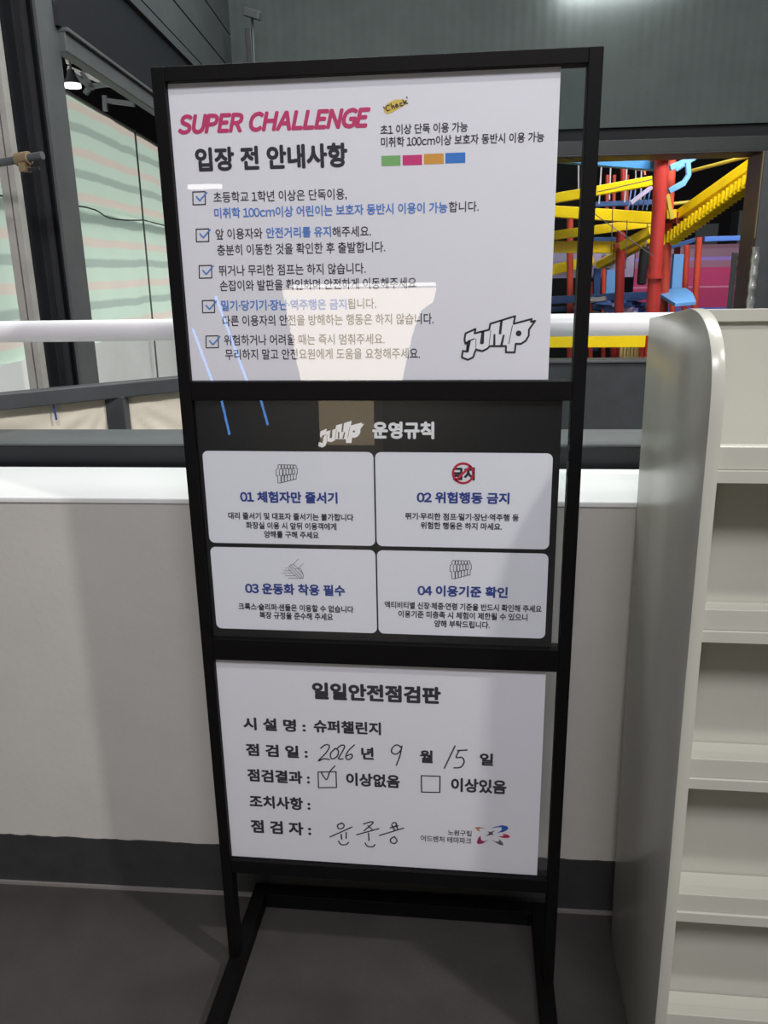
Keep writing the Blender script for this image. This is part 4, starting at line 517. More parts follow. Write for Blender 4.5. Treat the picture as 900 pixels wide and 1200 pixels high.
TEXTS = [(0, 'heading', 'SUPER CHALLENGE', 0.055, 'magenta', -0.2991, -0.0019, 1.5953, 0.0281), (0, 'subheading', '입장 전 안내사항', 0.046, 'ink', -0.2754, -0.0385, 1.542, 0.0347), (0, 'text_line', '초등학교 1학년 이상은 단독이용,', 0.01, 'ink', -0.2508, -0.0412, 1.4959, 0.0165), (0, 'text_line', '미취학 100cm이상 어린이는 보호자 동반시 이용이 가능', 0.024, 'blue', -0.2514, 0.1122, 1.4734, 0.016), (0, 'text_line', '합니다.', 0.01, 'ink', 0.1142, 0.1591, 1.4742, 0.0151), (0, 'text_line', '앞 이용자와', 0.01, 'ink', -0.2516, -0.1762, 1.4423, 0.0162), (0, 'text_line', '안전거리를 유지', 0.024, 'blue', -0.1703, -0.0675, 1.4426, 0.0161), (0, 'text_line', '해주세요.', 0.01, 'ink', -0.0654, -0.0051, 1.4422, 0.0155), (0, 'text_line', '충분히 이동한 것을 확인한 후 출발합니다.', 0.01, 'ink', -0.251, 0.0166, 1.4184, 0.0165), (0, 'text_line', '뛰거나 무리한 점프는 하지 않습니다.', 0.01, 'ink', -0.2506, -0.0148, 1.387, 0.0167), (0, 'text_line', '손잡이와 발판을 확인하며 안전하게 이동해주세요', 0.01, 'ink', -0.2508, 0.0644, 1.364, 0.0169), (0, 'text_line', '밀기·당기기·장난·역주행은 금지', 0.024, 'blue', -0.2506, -0.0466, 1.3332, 0.0166), (0, 'text_line', '됩니다.', 0.01, 'ink', -0.0446, 0.0007, 1.3337, 0.0161), (0, 'text_line', '다른 이용자의 안전을 방해하는 행동은 하지 않습니다.', 0.01, 'ink', -0.2502, 0.0916, 1.3091, 0.017), (0, 'text_line', '위험하거나 어려울 때는 즉시 멈춰주세요.', 0.01, 'ink', -0.2502, 0.0134, 1.2784, 0.0171), (0, 'text_line', '무리하지 말고 안전요원에게 도움을 요청해주세요.', 0.01, 'ink', -0.2498, 0.0697, 1.2552, 0.0174), (0, 'text_line', '초1 이상 단독 이용 가능', 0.018, 'ink', 0.012, 0.1414, 1.5848, 0.0138), (0, 'text_line', '미취학 100cm이상 보호자 동반시 이용 가능', 0.018, 'ink', 0.0126, 0.2527, 1.5678, 0.0139), (10, 'heading', '운영규칙', 0.05, 'white', -0.0096, 0.0926, 1.1249, 0.0291), (1, 'heading', '01 체험자만 줄서기', 0.042, 'navy', -0.2416, -0.0716, 1.0122, 0.0206), (1, 'text_line', '대리 줄서기 및 대표자 줄서기는 불가합니다', 0.028, 'ink', -0.2651, -0.0451, 0.9816, 0.013), (1, 'text_line', '화장실 이용 시 앞뒤 이용객에게', 0.028, 'ink', -0.2346, -0.0752, 0.9646, 0.013), (1, 'text_line', '양해를 구해 주세요', 0.028, 'ink', -0.2032, -0.1064, 0.9486, 0.0131), (2, 'heading', '02 위험행동 금지', 0.042, 'navy', 0.0632, 0.2174, 1.0157, 0.0201), (2, 'text_line', '뛰기·무리한 점프·밀기·장난·역주행 등', 0.028, 'ink', 0.0435, 0.2337, 0.9861, 0.0125), (2, 'text_line', '위험한 행동은 하지 마세요.', 0.028, 'ink', 0.0696, 0.2065, 0.97, 0.0127), (3, 'heading', '03 운동화 착용 필수', 0.042, 'navy', -0.2441, -0.0638, 0.8426, 0.0214), (3, 'text_line', '크록스·슬리퍼·샌들은 이용할 수 없습니다', 0.028, 'ink', -0.2588, -0.0498, 0.8112, 0.0138), (3, 'text_line', '복장 규정을 준수해 주세요', 0.028, 'ink', -0.2208, -0.0871, 0.7954, 0.014), (4, 'heading', '04 이용기준 확인', 0.042, 'navy', 0.0637, 0.2191, 0.8474, 0.0209), (4, 'text_line', '액티비티별 신장·체중·연령 기준을 반드시 확인해 주세요', 0.028, 'ink', 0.0058, 0.2773, 0.8224, 0.0136), (4, 'text_line', '이용기준 미충족 시 체험이 제한될 수 있으니', 0.028, 'ink', 0.0298, 0.2538, 0.8058, 0.0137), (4, 'text_line', '양해 부탁드립니다.', 0.028, 'ink', 0.0929, 0.1897, 0.7891, 0.0137), (2, 'icon_text', '금지', 0.055, 'ink', 0.1218, 0.1597, 1.0557, 0.0226), (5, 'heading', '일일안전점검판', 0.052, 'ink', -0.1315, 0.105, 0.6372, 0.0348), (5, 'text_line', '시 설 명 :', 0.042, 'ink', -0.2664, -0.1468, 0.5658, 0.0272), (5, 'text_line', '슈퍼챌린지', 0.042, 'ink', -0.1316, -0.0051, 0.5674, 0.027), (5, 'text_line', '점 검 일 :', 0.042, 'ink', -0.265, -0.1452, 0.5102, 0.0269), (5, 'text_line', '년', 0.042, 'ink', -0.0435, -0.0196, 0.5145, 0.0264), (5, 'text_line', '월', 0.042, 'ink', 0.0663, 0.0907, 0.5134, 0.0272), (5, 'text_line', '일', 0.042, 'ink', 0.1766, 0.2016, 0.5142, 0.0261), (5, 'text_line', '점검결과 :', 0.042, 'ink', -0.2657, -0.1437, 0.4535, 0.0284), (5, 'text_line', '이상없음', 0.042, 'ink', -0.0738, 0.0287, 0.4556, 0.0289), (5, 'text_line', '이상있음', 0.042, 'ink', 0.1244, 0.2269, 0.4547, 0.0304), (5, 'text_line', '조치사항 :', 0.042, 'ink', -0.2656, -0.1452, 0.3946, 0.0289), (5, 'text_line', '점 검 자 :', 0.042, 'ink', -0.2664, -0.146, 0.3367, 0.0306), (5, 'logo_text', '노원구립', 0.016, 'ink', 0.1191, 0.1639, 0.3578, 0.0126), (5, 'logo_text', '어드벤처 테마파크', 0.016, 'ink', 0.0672, 0.1641, 0.3404, 0.0139)]
BOXES = [[(-0.2833, 1.5133), (-0.2635, 1.5133), (-0.2645, 1.4947), (-0.2844, 1.4947)], [(-0.2825, 1.4587), (-0.2624, 1.4588), (-0.2634, 1.44), (-0.2836, 1.4399)], [(-0.2823, 1.4037), (-0.262, 1.4039), (-0.2629, 1.3847), (-0.2834, 1.3845)], [(-0.2815, 1.3497), (-0.2616, 1.35), (-0.2625, 1.331), (-0.2825, 1.3307)], [(-0.2802, 1.2937), (-0.2595, 1.2941), (-0.2604, 1.2752), (-0.2812, 1.2748)]]
TICKS = [[(-0.2778, 1.5064), (-0.2728, 1.5006), (-0.2608, 1.5121)], [(-0.2769, 1.4516), (-0.2718, 1.4458), (-0.2597, 1.4576)], [(-0.2766, 1.3964), (-0.2715, 1.3905), (-0.2593, 1.4027)], [(-0.2757, 1.3423), (-0.2705, 1.3362), (-0.2581, 1.3487)], [(-0.2744, 1.2861), (-0.2691, 1.2799), (-0.2566, 1.2928)]]
SWATCH = [(0.0128, 1.5561, 0.0415, 1.5419), (0.0448, 1.556, 0.0739, 1.5419), (0.0769, 1.5569, 0.1061, 1.5425), (0.1086, 1.5572, 0.1382, 1.5428)]
CHECKBLOB = [(0.0185, 1.6222), (0.021, 1.6257), (0.027, 1.629), (0.0349, 1.6319), (0.0447, 1.6319), (0.0515, 1.6304), (0.053, 1.6268), (0.0475, 1.623), (0.0387, 1.6193), (0.0307, 1.6151), (0.0238, 1.6131), (0.0199, 1.6142), (0.0175, 1.6178)]
CHECKINK = [[(0.0265, 1.6251), (0.022, 1.6239), (0.0205, 1.6204), (0.0224, 1.6172), (0.0268, 1.6184)], [(0.0284, 1.6268), (0.0303, 1.6196)], [(0.0294, 1.6219), (0.0318, 1.624), (0.0338, 1.6199)], [(0.0348, 1.623), (0.0382, 1.6246), (0.0363, 1.626), (0.0348, 1.6234), (0.0367, 1.6211), (0.0397, 1.6233)], [(0.0446, 1.6271), (0.0417, 1.6263), (0.0421, 1.6232), (0.0461, 1.6239)], [(0.0457, 1.6315), (0.0485, 1.6252)], [(0.0515, 1.6299), (0.0476, 1.6274), (0.053, 1.6259)], [(0.0171, 1.6227), (0.0188, 1.6209)], [(0.0516, 1.6348), (0.0523, 1.6334)]]
JUMP_OUT = [(0.1569, 1.301), (0.1416, 1.2944), (0.1401, 1.2848), (0.1418, 1.2783), (0.1454, 1.2815), (0.1439, 1.2661), (0.1378, 1.2673), (0.1361, 1.2572), (0.1457, 1.2534), (0.1539, 1.2571), (0.1583, 1.2693), (0.1685, 1.2668), (0.1766, 1.2708), (0.1795, 1.2745), (0.2051, 1.2743), (0.2053, 1.2649), (0.2191, 1.2645), (0.22, 1.2777), (0.2284, 1.2777), (0.2356, 1.2824), (0.2401, 1.2904), (0.2398, 1.2992), (0.249, 1.3125), (0.2426, 1.311), (0.2436, 1.3154), (0.2162, 1.3084), (0.218, 1.32), (0.1799, 1.3088), (0.1785, 1.2997), (0.1558, 1.2943)]
JUMP_IN = [[(0.1952, 1.3137), (0.1993, 1.3146), (0.1973, 1.2927), (0.1934, 1.2927)], [(0.1853, 1.2928), (0.1882, 1.2928), (0.1886, 1.276), (0.185, 1.276)], [(0.1999, 1.2917), (0.2028, 1.2917), (0.2, 1.2756), (0.1961, 1.2756)], [(0.1664, 1.2971), (0.1709, 1.298), (0.1706, 1.2789), (0.168, 1.2771), (0.1644, 1.2781)], [(0.1467, 1.2828), (0.1503, 1.2834), (0.1466, 1.2649), (0.1429, 1.2656)], [(0.1453, 1.2834), (0.1559, 1.2869), (0.156, 1.2851), (0.1454, 1.2815)], [(0.2137, 1.3058), (0.2149, 1.3062), (0.21, 1.2778), (0.2089, 1.2778)], [(0.1806, 1.2986), (0.1816, 1.2989), (0.1791, 1.2761), (0.1782, 1.2761)], [(0.1577, 1.2863), (0.1586, 1.2862), (0.1585, 1.2701), (0.1577, 1.2701)]]
JUMP_P = ((0.2242, 1.2937), 0.0045)
JUMP2_OUT = [(-0.0858, 1.1416), (-0.0964, 1.137), (-0.0977, 1.1305), (-0.0968, 1.1262), (-0.0943, 1.1283), (-0.0958, 1.118), (-0.0999, 1.1187), (-0.1014, 1.112), (-0.095, 1.1095), (-0.0894, 1.1121), (-0.0859, 1.1202), (-0.0791, 1.1187), (-0.0735, 1.1214), (-0.0714, 1.1239), (-0.0541, 1.124), (-0.0543, 1.1177), (-0.0449, 1.1176), (-0.0438, 1.1264), (-0.0381, 1.1265), (-0.0331, 1.1297), (-0.0296, 1.1351), (-0.0295, 1.141), (-0.0227, 1.1502), (-0.0271, 1.1491), (-0.0263, 1.1521), (-0.0452, 1.1471), (-0.0435, 1.1549), (-0.0699, 1.147), (-0.0712, 1.1409), (-0.0867, 1.137)]
JUMP2_IN = [[(-0.0593, 1.1505), (-0.0564, 1.1511), (-0.0587, 1.1363), (-0.0613, 1.1363)], [(-0.0668, 1.1363), (-0.0648, 1.1363), (-0.0652, 1.125), (-0.0676, 1.125)], [(-0.0569, 1.1357), (-0.055, 1.1357), (-0.0575, 1.1249), (-0.0601, 1.1248)], [(-0.0795, 1.139), (-0.0764, 1.1397), (-0.0773, 1.1268), (-0.0791, 1.1256), (-0.0815, 1.1262)], [(-0.0934, 1.1292), (-0.0909, 1.1297), (-0.094, 1.1173), (-0.0965, 1.1177)], [(-0.0942, 1.1296), (-0.0869, 1.1321), (-0.087, 1.1309), (-0.0943, 1.1283)], [(-0.047, 1.1453), (-0.0462, 1.1456), (-0.0506, 1.1264), (-0.0514, 1.1264)], [(-0.0698, 1.1401), (-0.0691, 1.1403), (-0.0716, 1.125), (-0.0723, 1.125)], [(-0.0857, 1.1316), (-0.0852, 1.1316), (-0.0858, 1.1208), (-0.0864, 1.1208)]]
JUMP2_P = (-0.0403, 1.1372)
CARDS = [[(-0.3019, 1.0998), (-0.0093, 1.0989), (-0.0086, 0.9372), (-0.3033, 0.934)], [(-0.0066, 1.104), (0.2848, 1.1062), (0.2855, 0.9418), (-0.0064, 0.9377)], [(-0.302, 0.9245), (-0.0076, 0.9279), (-0.0087, 0.7735), (-0.3028, 0.77)], [(-0.0057, 0.9286), (0.285, 0.9336), (0.2855, 0.7789), (-0.0041, 0.7745)]]
NOSIGN = ((0.1403, 1.0679), 0.019)
CROWD1 = [[(-0.171, 1.0736), (-0.1721, 1.0754), (-0.172, 1.0776), (-0.1707, 1.0793), (-0.1687, 1.0801), (-0.1668, 1.0794), (-0.1656, 1.0777), (-0.1657, 1.0755), (-0.167, 1.0737)], [(-0.172, 1.073), (-0.1751, 1.071), (-0.1759, 1.0601), (-0.1732, 1.0601), (-0.1734, 1.0476), (-0.1674, 1.0477), (-0.1663, 1.0602), (-0.1638, 1.0607), (-0.1634, 1.0711), (-0.1663, 1.0731)], [(-0.1657, 1.0738), (-0.1667, 1.0755), (-0.1666, 1.0776), (-0.1654, 1.0793), (-0.1635, 1.0799), (-0.1616, 1.0793), (-0.1606, 1.0777), (-0.1606, 1.0756), (-0.1618, 1.0739)], [(-0.1666, 1.0732), (-0.1696, 1.0713), (-0.1703, 1.0609), (-0.1678, 1.0609), (-0.1679, 1.049), (-0.1623, 1.049), (-0.1612, 1.061), (-0.1588, 1.0615), (-0.1585, 1.0714), (-0.1612, 1.0733)], [(-0.1603, 1.074), (-0.1614, 1.0756), (-0.1613, 1.0776), (-0.1601, 1.0792), (-0.1583, 1.0798), (-0.1565, 1.0793), (-0.1555, 1.0777), (-0.1556, 1.0757), (-0.1567, 1.074)], [(-0.1613, 1.0734), (-0.1641, 1.0716), (-0.1648, 1.0617), (-0.1623, 1.0617), (-0.1625, 1.0503), (-0.1571, 1.0504), (-0.1561, 1.0617), (-0.1538, 1.0622), (-0.1535, 1.0717), (-0.1561, 1.0735)], [(-0.155, 1.0741), (-0.156, 1.0757), (-0.1559, 1.0776), (-0.1548, 1.0791), (-0.1531, 1.0797), (-0.1514, 1.0792), (-0.1504, 1.0777), (-0.1505, 1.0758), (-0.1516, 1.0742)], [(-0.1559, 1.0736), (-0.1586, 1.0719), (-0.1592, 1.0624), (-0.1569, 1.0625), (-0.157, 1.0517), (-0.1519, 1.0518), (-0.151, 1.0625), (-0.1488, 1.063), (-0.1485, 1.072), (-0.151, 1.0737)], [(-0.1497, 1.0743), (-0.1507, 1.0758), (-0.1506, 1.0776), (-0.1495, 1.079), (-0.1479, 1.0796), (-0.1463, 1.0791), (-0.1454, 1.0777), (-0.1454, 1.0759), (-0.1465, 1.0744)], [(-0.1506, 1.0738), (-0.1531, 1.0722), (-0.1537, 1.0632), (-0.1515, 1.0633), (-0.1516, 1.0531), (-0.1468, 1.0531), (-0.1459, 1.0633), (-0.1438, 1.0638), (-0.1436, 1.0723), (-0.1459, 1.0739)], [(-0.1444, 1.0745), (-0.1453, 1.0759), (-0.1452, 1.0776), (-0.1442, 1.0789), (-0.1427, 1.0795), (-0.1412, 1.079), (-0.1403, 1.0777), (-0.1404, 1.076), (-0.1414, 1.0746)], [(-0.1452, 1.074), (-0.1476, 1.0725), (-0.1482, 1.064), (-0.1461, 1.0641), (-0.1462, 1.0544), (-0.1416, 1.0545), (-0.1408, 1.0641), (-0.1389, 1.0645), (-0.1386, 1.0726), (-0.1408, 1.0741)]]
CROWD2 = [[(0.124, 0.908), (0.1228, 0.9099), (0.1228, 0.9121), (0.124, 0.914), (0.1259, 0.9148), (0.1278, 0.9142), (0.1291, 0.9124), (0.1291, 0.9101), (0.128, 0.9082)], [(0.1231, 0.9074), (0.1202, 0.9053), (0.12, 0.8938), (0.1227, 0.8939), (0.1233, 0.8808), (0.1291, 0.881), (0.1295, 0.894), (0.1319, 0.8946), (0.1316, 0.9055), (0.1287, 0.9075)], [(0.1293, 0.9083), (0.1281, 0.91), (0.1281, 0.9122), (0.1292, 0.914), (0.131, 0.9148), (0.1329, 0.9142), (0.1341, 0.9124), (0.1341, 0.9103), (0.133, 0.9084)], [(0.1283, 0.9077), (0.1256, 0.9056), (0.1255, 0.8947), (0.128, 0.8948), (0.1286, 0.8823), (0.1341, 0.8825), (0.1345, 0.8949), (0.1368, 0.8955), (0.1365, 0.9059), (0.1337, 0.9078)], [(0.1345, 0.9086), (0.1334, 0.9102), (0.1334, 0.9123), (0.1344, 0.914), (0.1362, 0.9147), (0.1379, 0.9141), (0.1391, 0.9125), (0.1391, 0.9104), (0.1381, 0.9087)], [(0.1336, 0.908), (0.131, 0.906), (0.1309, 0.8956), (0.1333, 0.8957), (0.1338, 0.8838), (0.1392, 0.884), (0.1395, 0.8958), (0.1417, 0.8964), (0.1414, 0.9063), (0.1387, 0.9081)], [(0.1397, 0.9088), (0.1387, 0.9104), (0.1386, 0.9124), (0.1396, 0.914), (0.1413, 0.9147), (0.143, 0.9141), (0.144, 0.9126), (0.1441, 0.9106), (0.1431, 0.9089)], [(0.1389, 0.9083), (0.1364, 0.9064), (0.1363, 0.8965), (0.1386, 0.8966), (0.1391, 0.8853), (0.1442, 0.8855), (0.1445, 0.8967), (0.1466, 0.8972), (0.1463, 0.9067), (0.1437, 0.9084)], [(0.1449, 0.9091), (0.1439, 0.9106), (0.1439, 0.9124), (0.1449, 0.914), (0.1464, 0.9146), (0.148, 0.9141), (0.149, 0.9126), (0.1491, 0.9108), (0.1482, 0.9092)], [(0.1441, 0.9086), (0.1418, 0.9068), (0.1417, 0.8974), (0.1439, 0.8975), (0.1444, 0.8868), (0.1492, 0.887), (0.1494, 0.8976), (0.1514, 0.8981), (0.1512, 0.907), (0.1488, 0.9087)], [(0.1501, 0.9093), (0.1492, 0.9107), (0.1492, 0.9125), (0.1501, 0.914), (0.1515, 0.9146), (0.153, 0.9141), (0.154, 0.9127), (0.1541, 0.9109), (0.1532, 0.9094)], [(0.1494, 0.9088), (0.1472, 0.9072), (0.1471, 0.8983), (0.1492, 0.8984), (0.1497, 0.8883), (0.1542, 0.8884), (0.1544, 0.8985), (0.1563, 0.899), (0.156, 0.9074), (0.1538, 0.9089)]]
SHOE = [[(-0.1618, 0.8974), (-0.1445, 0.876), (-0.1379, 0.8756), (-0.1371, 0.8815)], [(-0.1618, 0.8974), (-0.1545, 0.9008), (-0.1496, 0.8966), (-0.1437, 0.8931)], [(-0.1577, 0.898), (-0.1403, 0.8777)], [(-0.1545, 0.9008), (-0.1449, 0.9105)], [(-0.1431, 0.8931), (-0.1425, 0.8968), (-0.1366, 0.9022)], [(-0.1437, 0.8931), (-0.1402, 0.8905), (-0.1389, 0.8857), (-0.1371, 0.8815)], [(-0.1629, 0.8952), (-0.1626, 0.891), (-0.1485, 0.8764)], [(-0.1518, 0.8929), (-0.1457, 0.8925), (-0.1419, 0.8878)], [(-0.1439, 0.8888), (-0.1379, 0.8857)], [(-0.143, 0.8845), (-0.138, 0.8825)], [(-0.1686, 0.8933), (-0.1655, 0.8934)], [(-0.1714, 0.8884), (-0.1591, 0.8887)], [(-0.1747, 0.8835), (-0.1676, 0.8837)], [(-0.165, 0.8838), (-0.1568, 0.884)], [(-0.1699, 0.8788), (-0.152, 0.8793)], [(-0.1645, 0.8743), (-0.1384, 0.8749)]]
HAND = [[(-0.1198, 0.5342), (-0.1108, 0.542), (-0.1031, 0.54), (-0.1093, 0.526), (-0.1252, 0.5069), (-0.1142, 0.512), (-0.1042, 0.5106)], [(-0.0916, 0.5358), (-0.1015, 0.524), (-0.0998, 0.5128), (-0.0901, 0.5173), (-0.0862, 0.5297), (-0.0916, 0.5358)], [(-0.0882, 0.5359), (-0.0797, 0.5432), (-0.0742, 0.5401), (-0.0812, 0.5251), (-0.0867, 0.5135), (-0.0781, 0.514)], [(-0.0556, 0.545), (-0.068, 0.5307), (-0.0727, 0.5182), (-0.0686, 0.5126), (-0.0611, 0.5174), (-0.0618, 0.5247), (-0.0705, 0.5208)], [(0.0313, 0.5444), (0.0242, 0.5493), (0.0156, 0.5425), (0.0142, 0.5328), (0.0227, 0.5294), (0.0313, 0.5386), (0.0331, 0.5473), (0.0294, 0.5264), (0.0224, 0.5055)], [(0.1313, 0.5527), (0.1119, 0.5044)], [(0.1356, 0.5433), (0.1535, 0.5453)], [(0.1389, 0.5435), (0.1336, 0.5288), (0.144, 0.5294), (0.1483, 0.52), (0.1422, 0.5085), (0.1296, 0.5063)], [(-0.121, 0.4819), (-0.1115, 0.4665), (-0.1043, 0.4844), (-0.0942, 0.4973)], [(-0.0839, 0.3706), (-0.0929, 0.3669), (-0.0919, 0.3581), (-0.0829, 0.3603), (-0.0809, 0.3677), (-0.0861, 0.3715)], [(-0.1096, 0.3375), (-0.065, 0.3636)], [(-0.0869, 0.3454), (-0.0864, 0.3339)], [(-0.077, 0.3503), (-0.0774, 0.3367)], [(-0.0928, 0.3293), (-0.0877, 0.3218), (-0.0778, 0.3225), (-0.0731, 0.3281)], [(-0.0426, 0.3718), (-0.0275, 0.378), (-0.0249, 0.3746), (-0.0421, 0.3564)], [(-0.0339, 0.3688), (-0.0265, 0.3611)], [(-0.0566, 0.3465), (-0.0132, 0.3635)], [(-0.0334, 0.3518), (-0.0329, 0.3346)], [(-0.0405, 0.3288), (-0.0363, 0.3218), (-0.026, 0.321), (-0.0215, 0.3265)], [(0.0133, 0.3772), (0.0191, 0.3796), (0.0207, 0.3736), (0.0145, 0.3691), (0.012, 0.374)], [(0.0088, 0.3666), (0.0242, 0.3728)], [(0.0145, 0.3691), (0.0175, 0.3605)], [(0.0207, 0.3726), (0.0233, 0.3645)], [(-0.0122, 0.3481), (0.0347, 0.3679)], [(0.0173, 0.3476), (0.0098, 0.3418), (0.0097, 0.334), (0.0171, 0.3319), (0.0216, 0.3385), (0.0173, 0.3465)]]
CHKBOX = [[(-0.1271, 0.482), (-0.0925, 0.4846), (-0.0928, 0.4501), (-0.1276, 0.4474)], [(0.0691, 0.4857), (0.104, 0.4863), (0.1036, 0.4513), (0.0694, 0.4501)]]
LOGO = [('logo_orange', [(0.1698, 0.3786), (0.1773, 0.3802), (0.191, 0.3779), (0.1811, 0.3772), (0.178, 0.3747), (0.1793, 0.3696), (0.1749, 0.3723)]), ('logo_blue', [(0.1997, 0.3777), (0.2058, 0.3818), (0.2206, 0.387), (0.2293, 0.3857), (0.2329, 0.3822), (0.2308, 0.3769), (0.2235, 0.372), (0.2117, 0.3692), (0.2197, 0.3747), (0.2201, 0.3821), (0.2133, 0.3821)]), ('logo_red', [(0.2138, 0.3609), (0.2212, 0.3625), (0.2249, 0.3654), (0.2217, 0.3681), (0.231, 0.3673), (0.2367, 0.363), (0.2337, 0.3593), (0.2238, 0.3586)]), ('logo_purple', [(0.1813, 0.3616), (0.177, 0.3553), (0.1741, 0.3454), (0.1766, 0.3413), (0.1854, 0.3432), (0.1965, 0.353), (0.1878, 0.3486), (0.1828, 0.3505), (0.1814, 0.3556)]), ('logo_grey', [(0.2008, 0.354), (0.209, 0.3501), (0.2159, 0.3499), (0.2164, 0.3559), (0.2241, 0.346), (0.2236, 0.3414), (0.2154, 0.3438)]), ('logo_dark', [(0.1901, 0.3592), (0.1974, 0.3679), (0.1936, 0.3714), (0.1999, 0.3703), (0.2079, 0.3746), (0.203, 0.3683), (0.2062, 0.3641), (0.2, 0.3644), (0.1988, 0.3621), (0.1963, 0.3634)])]
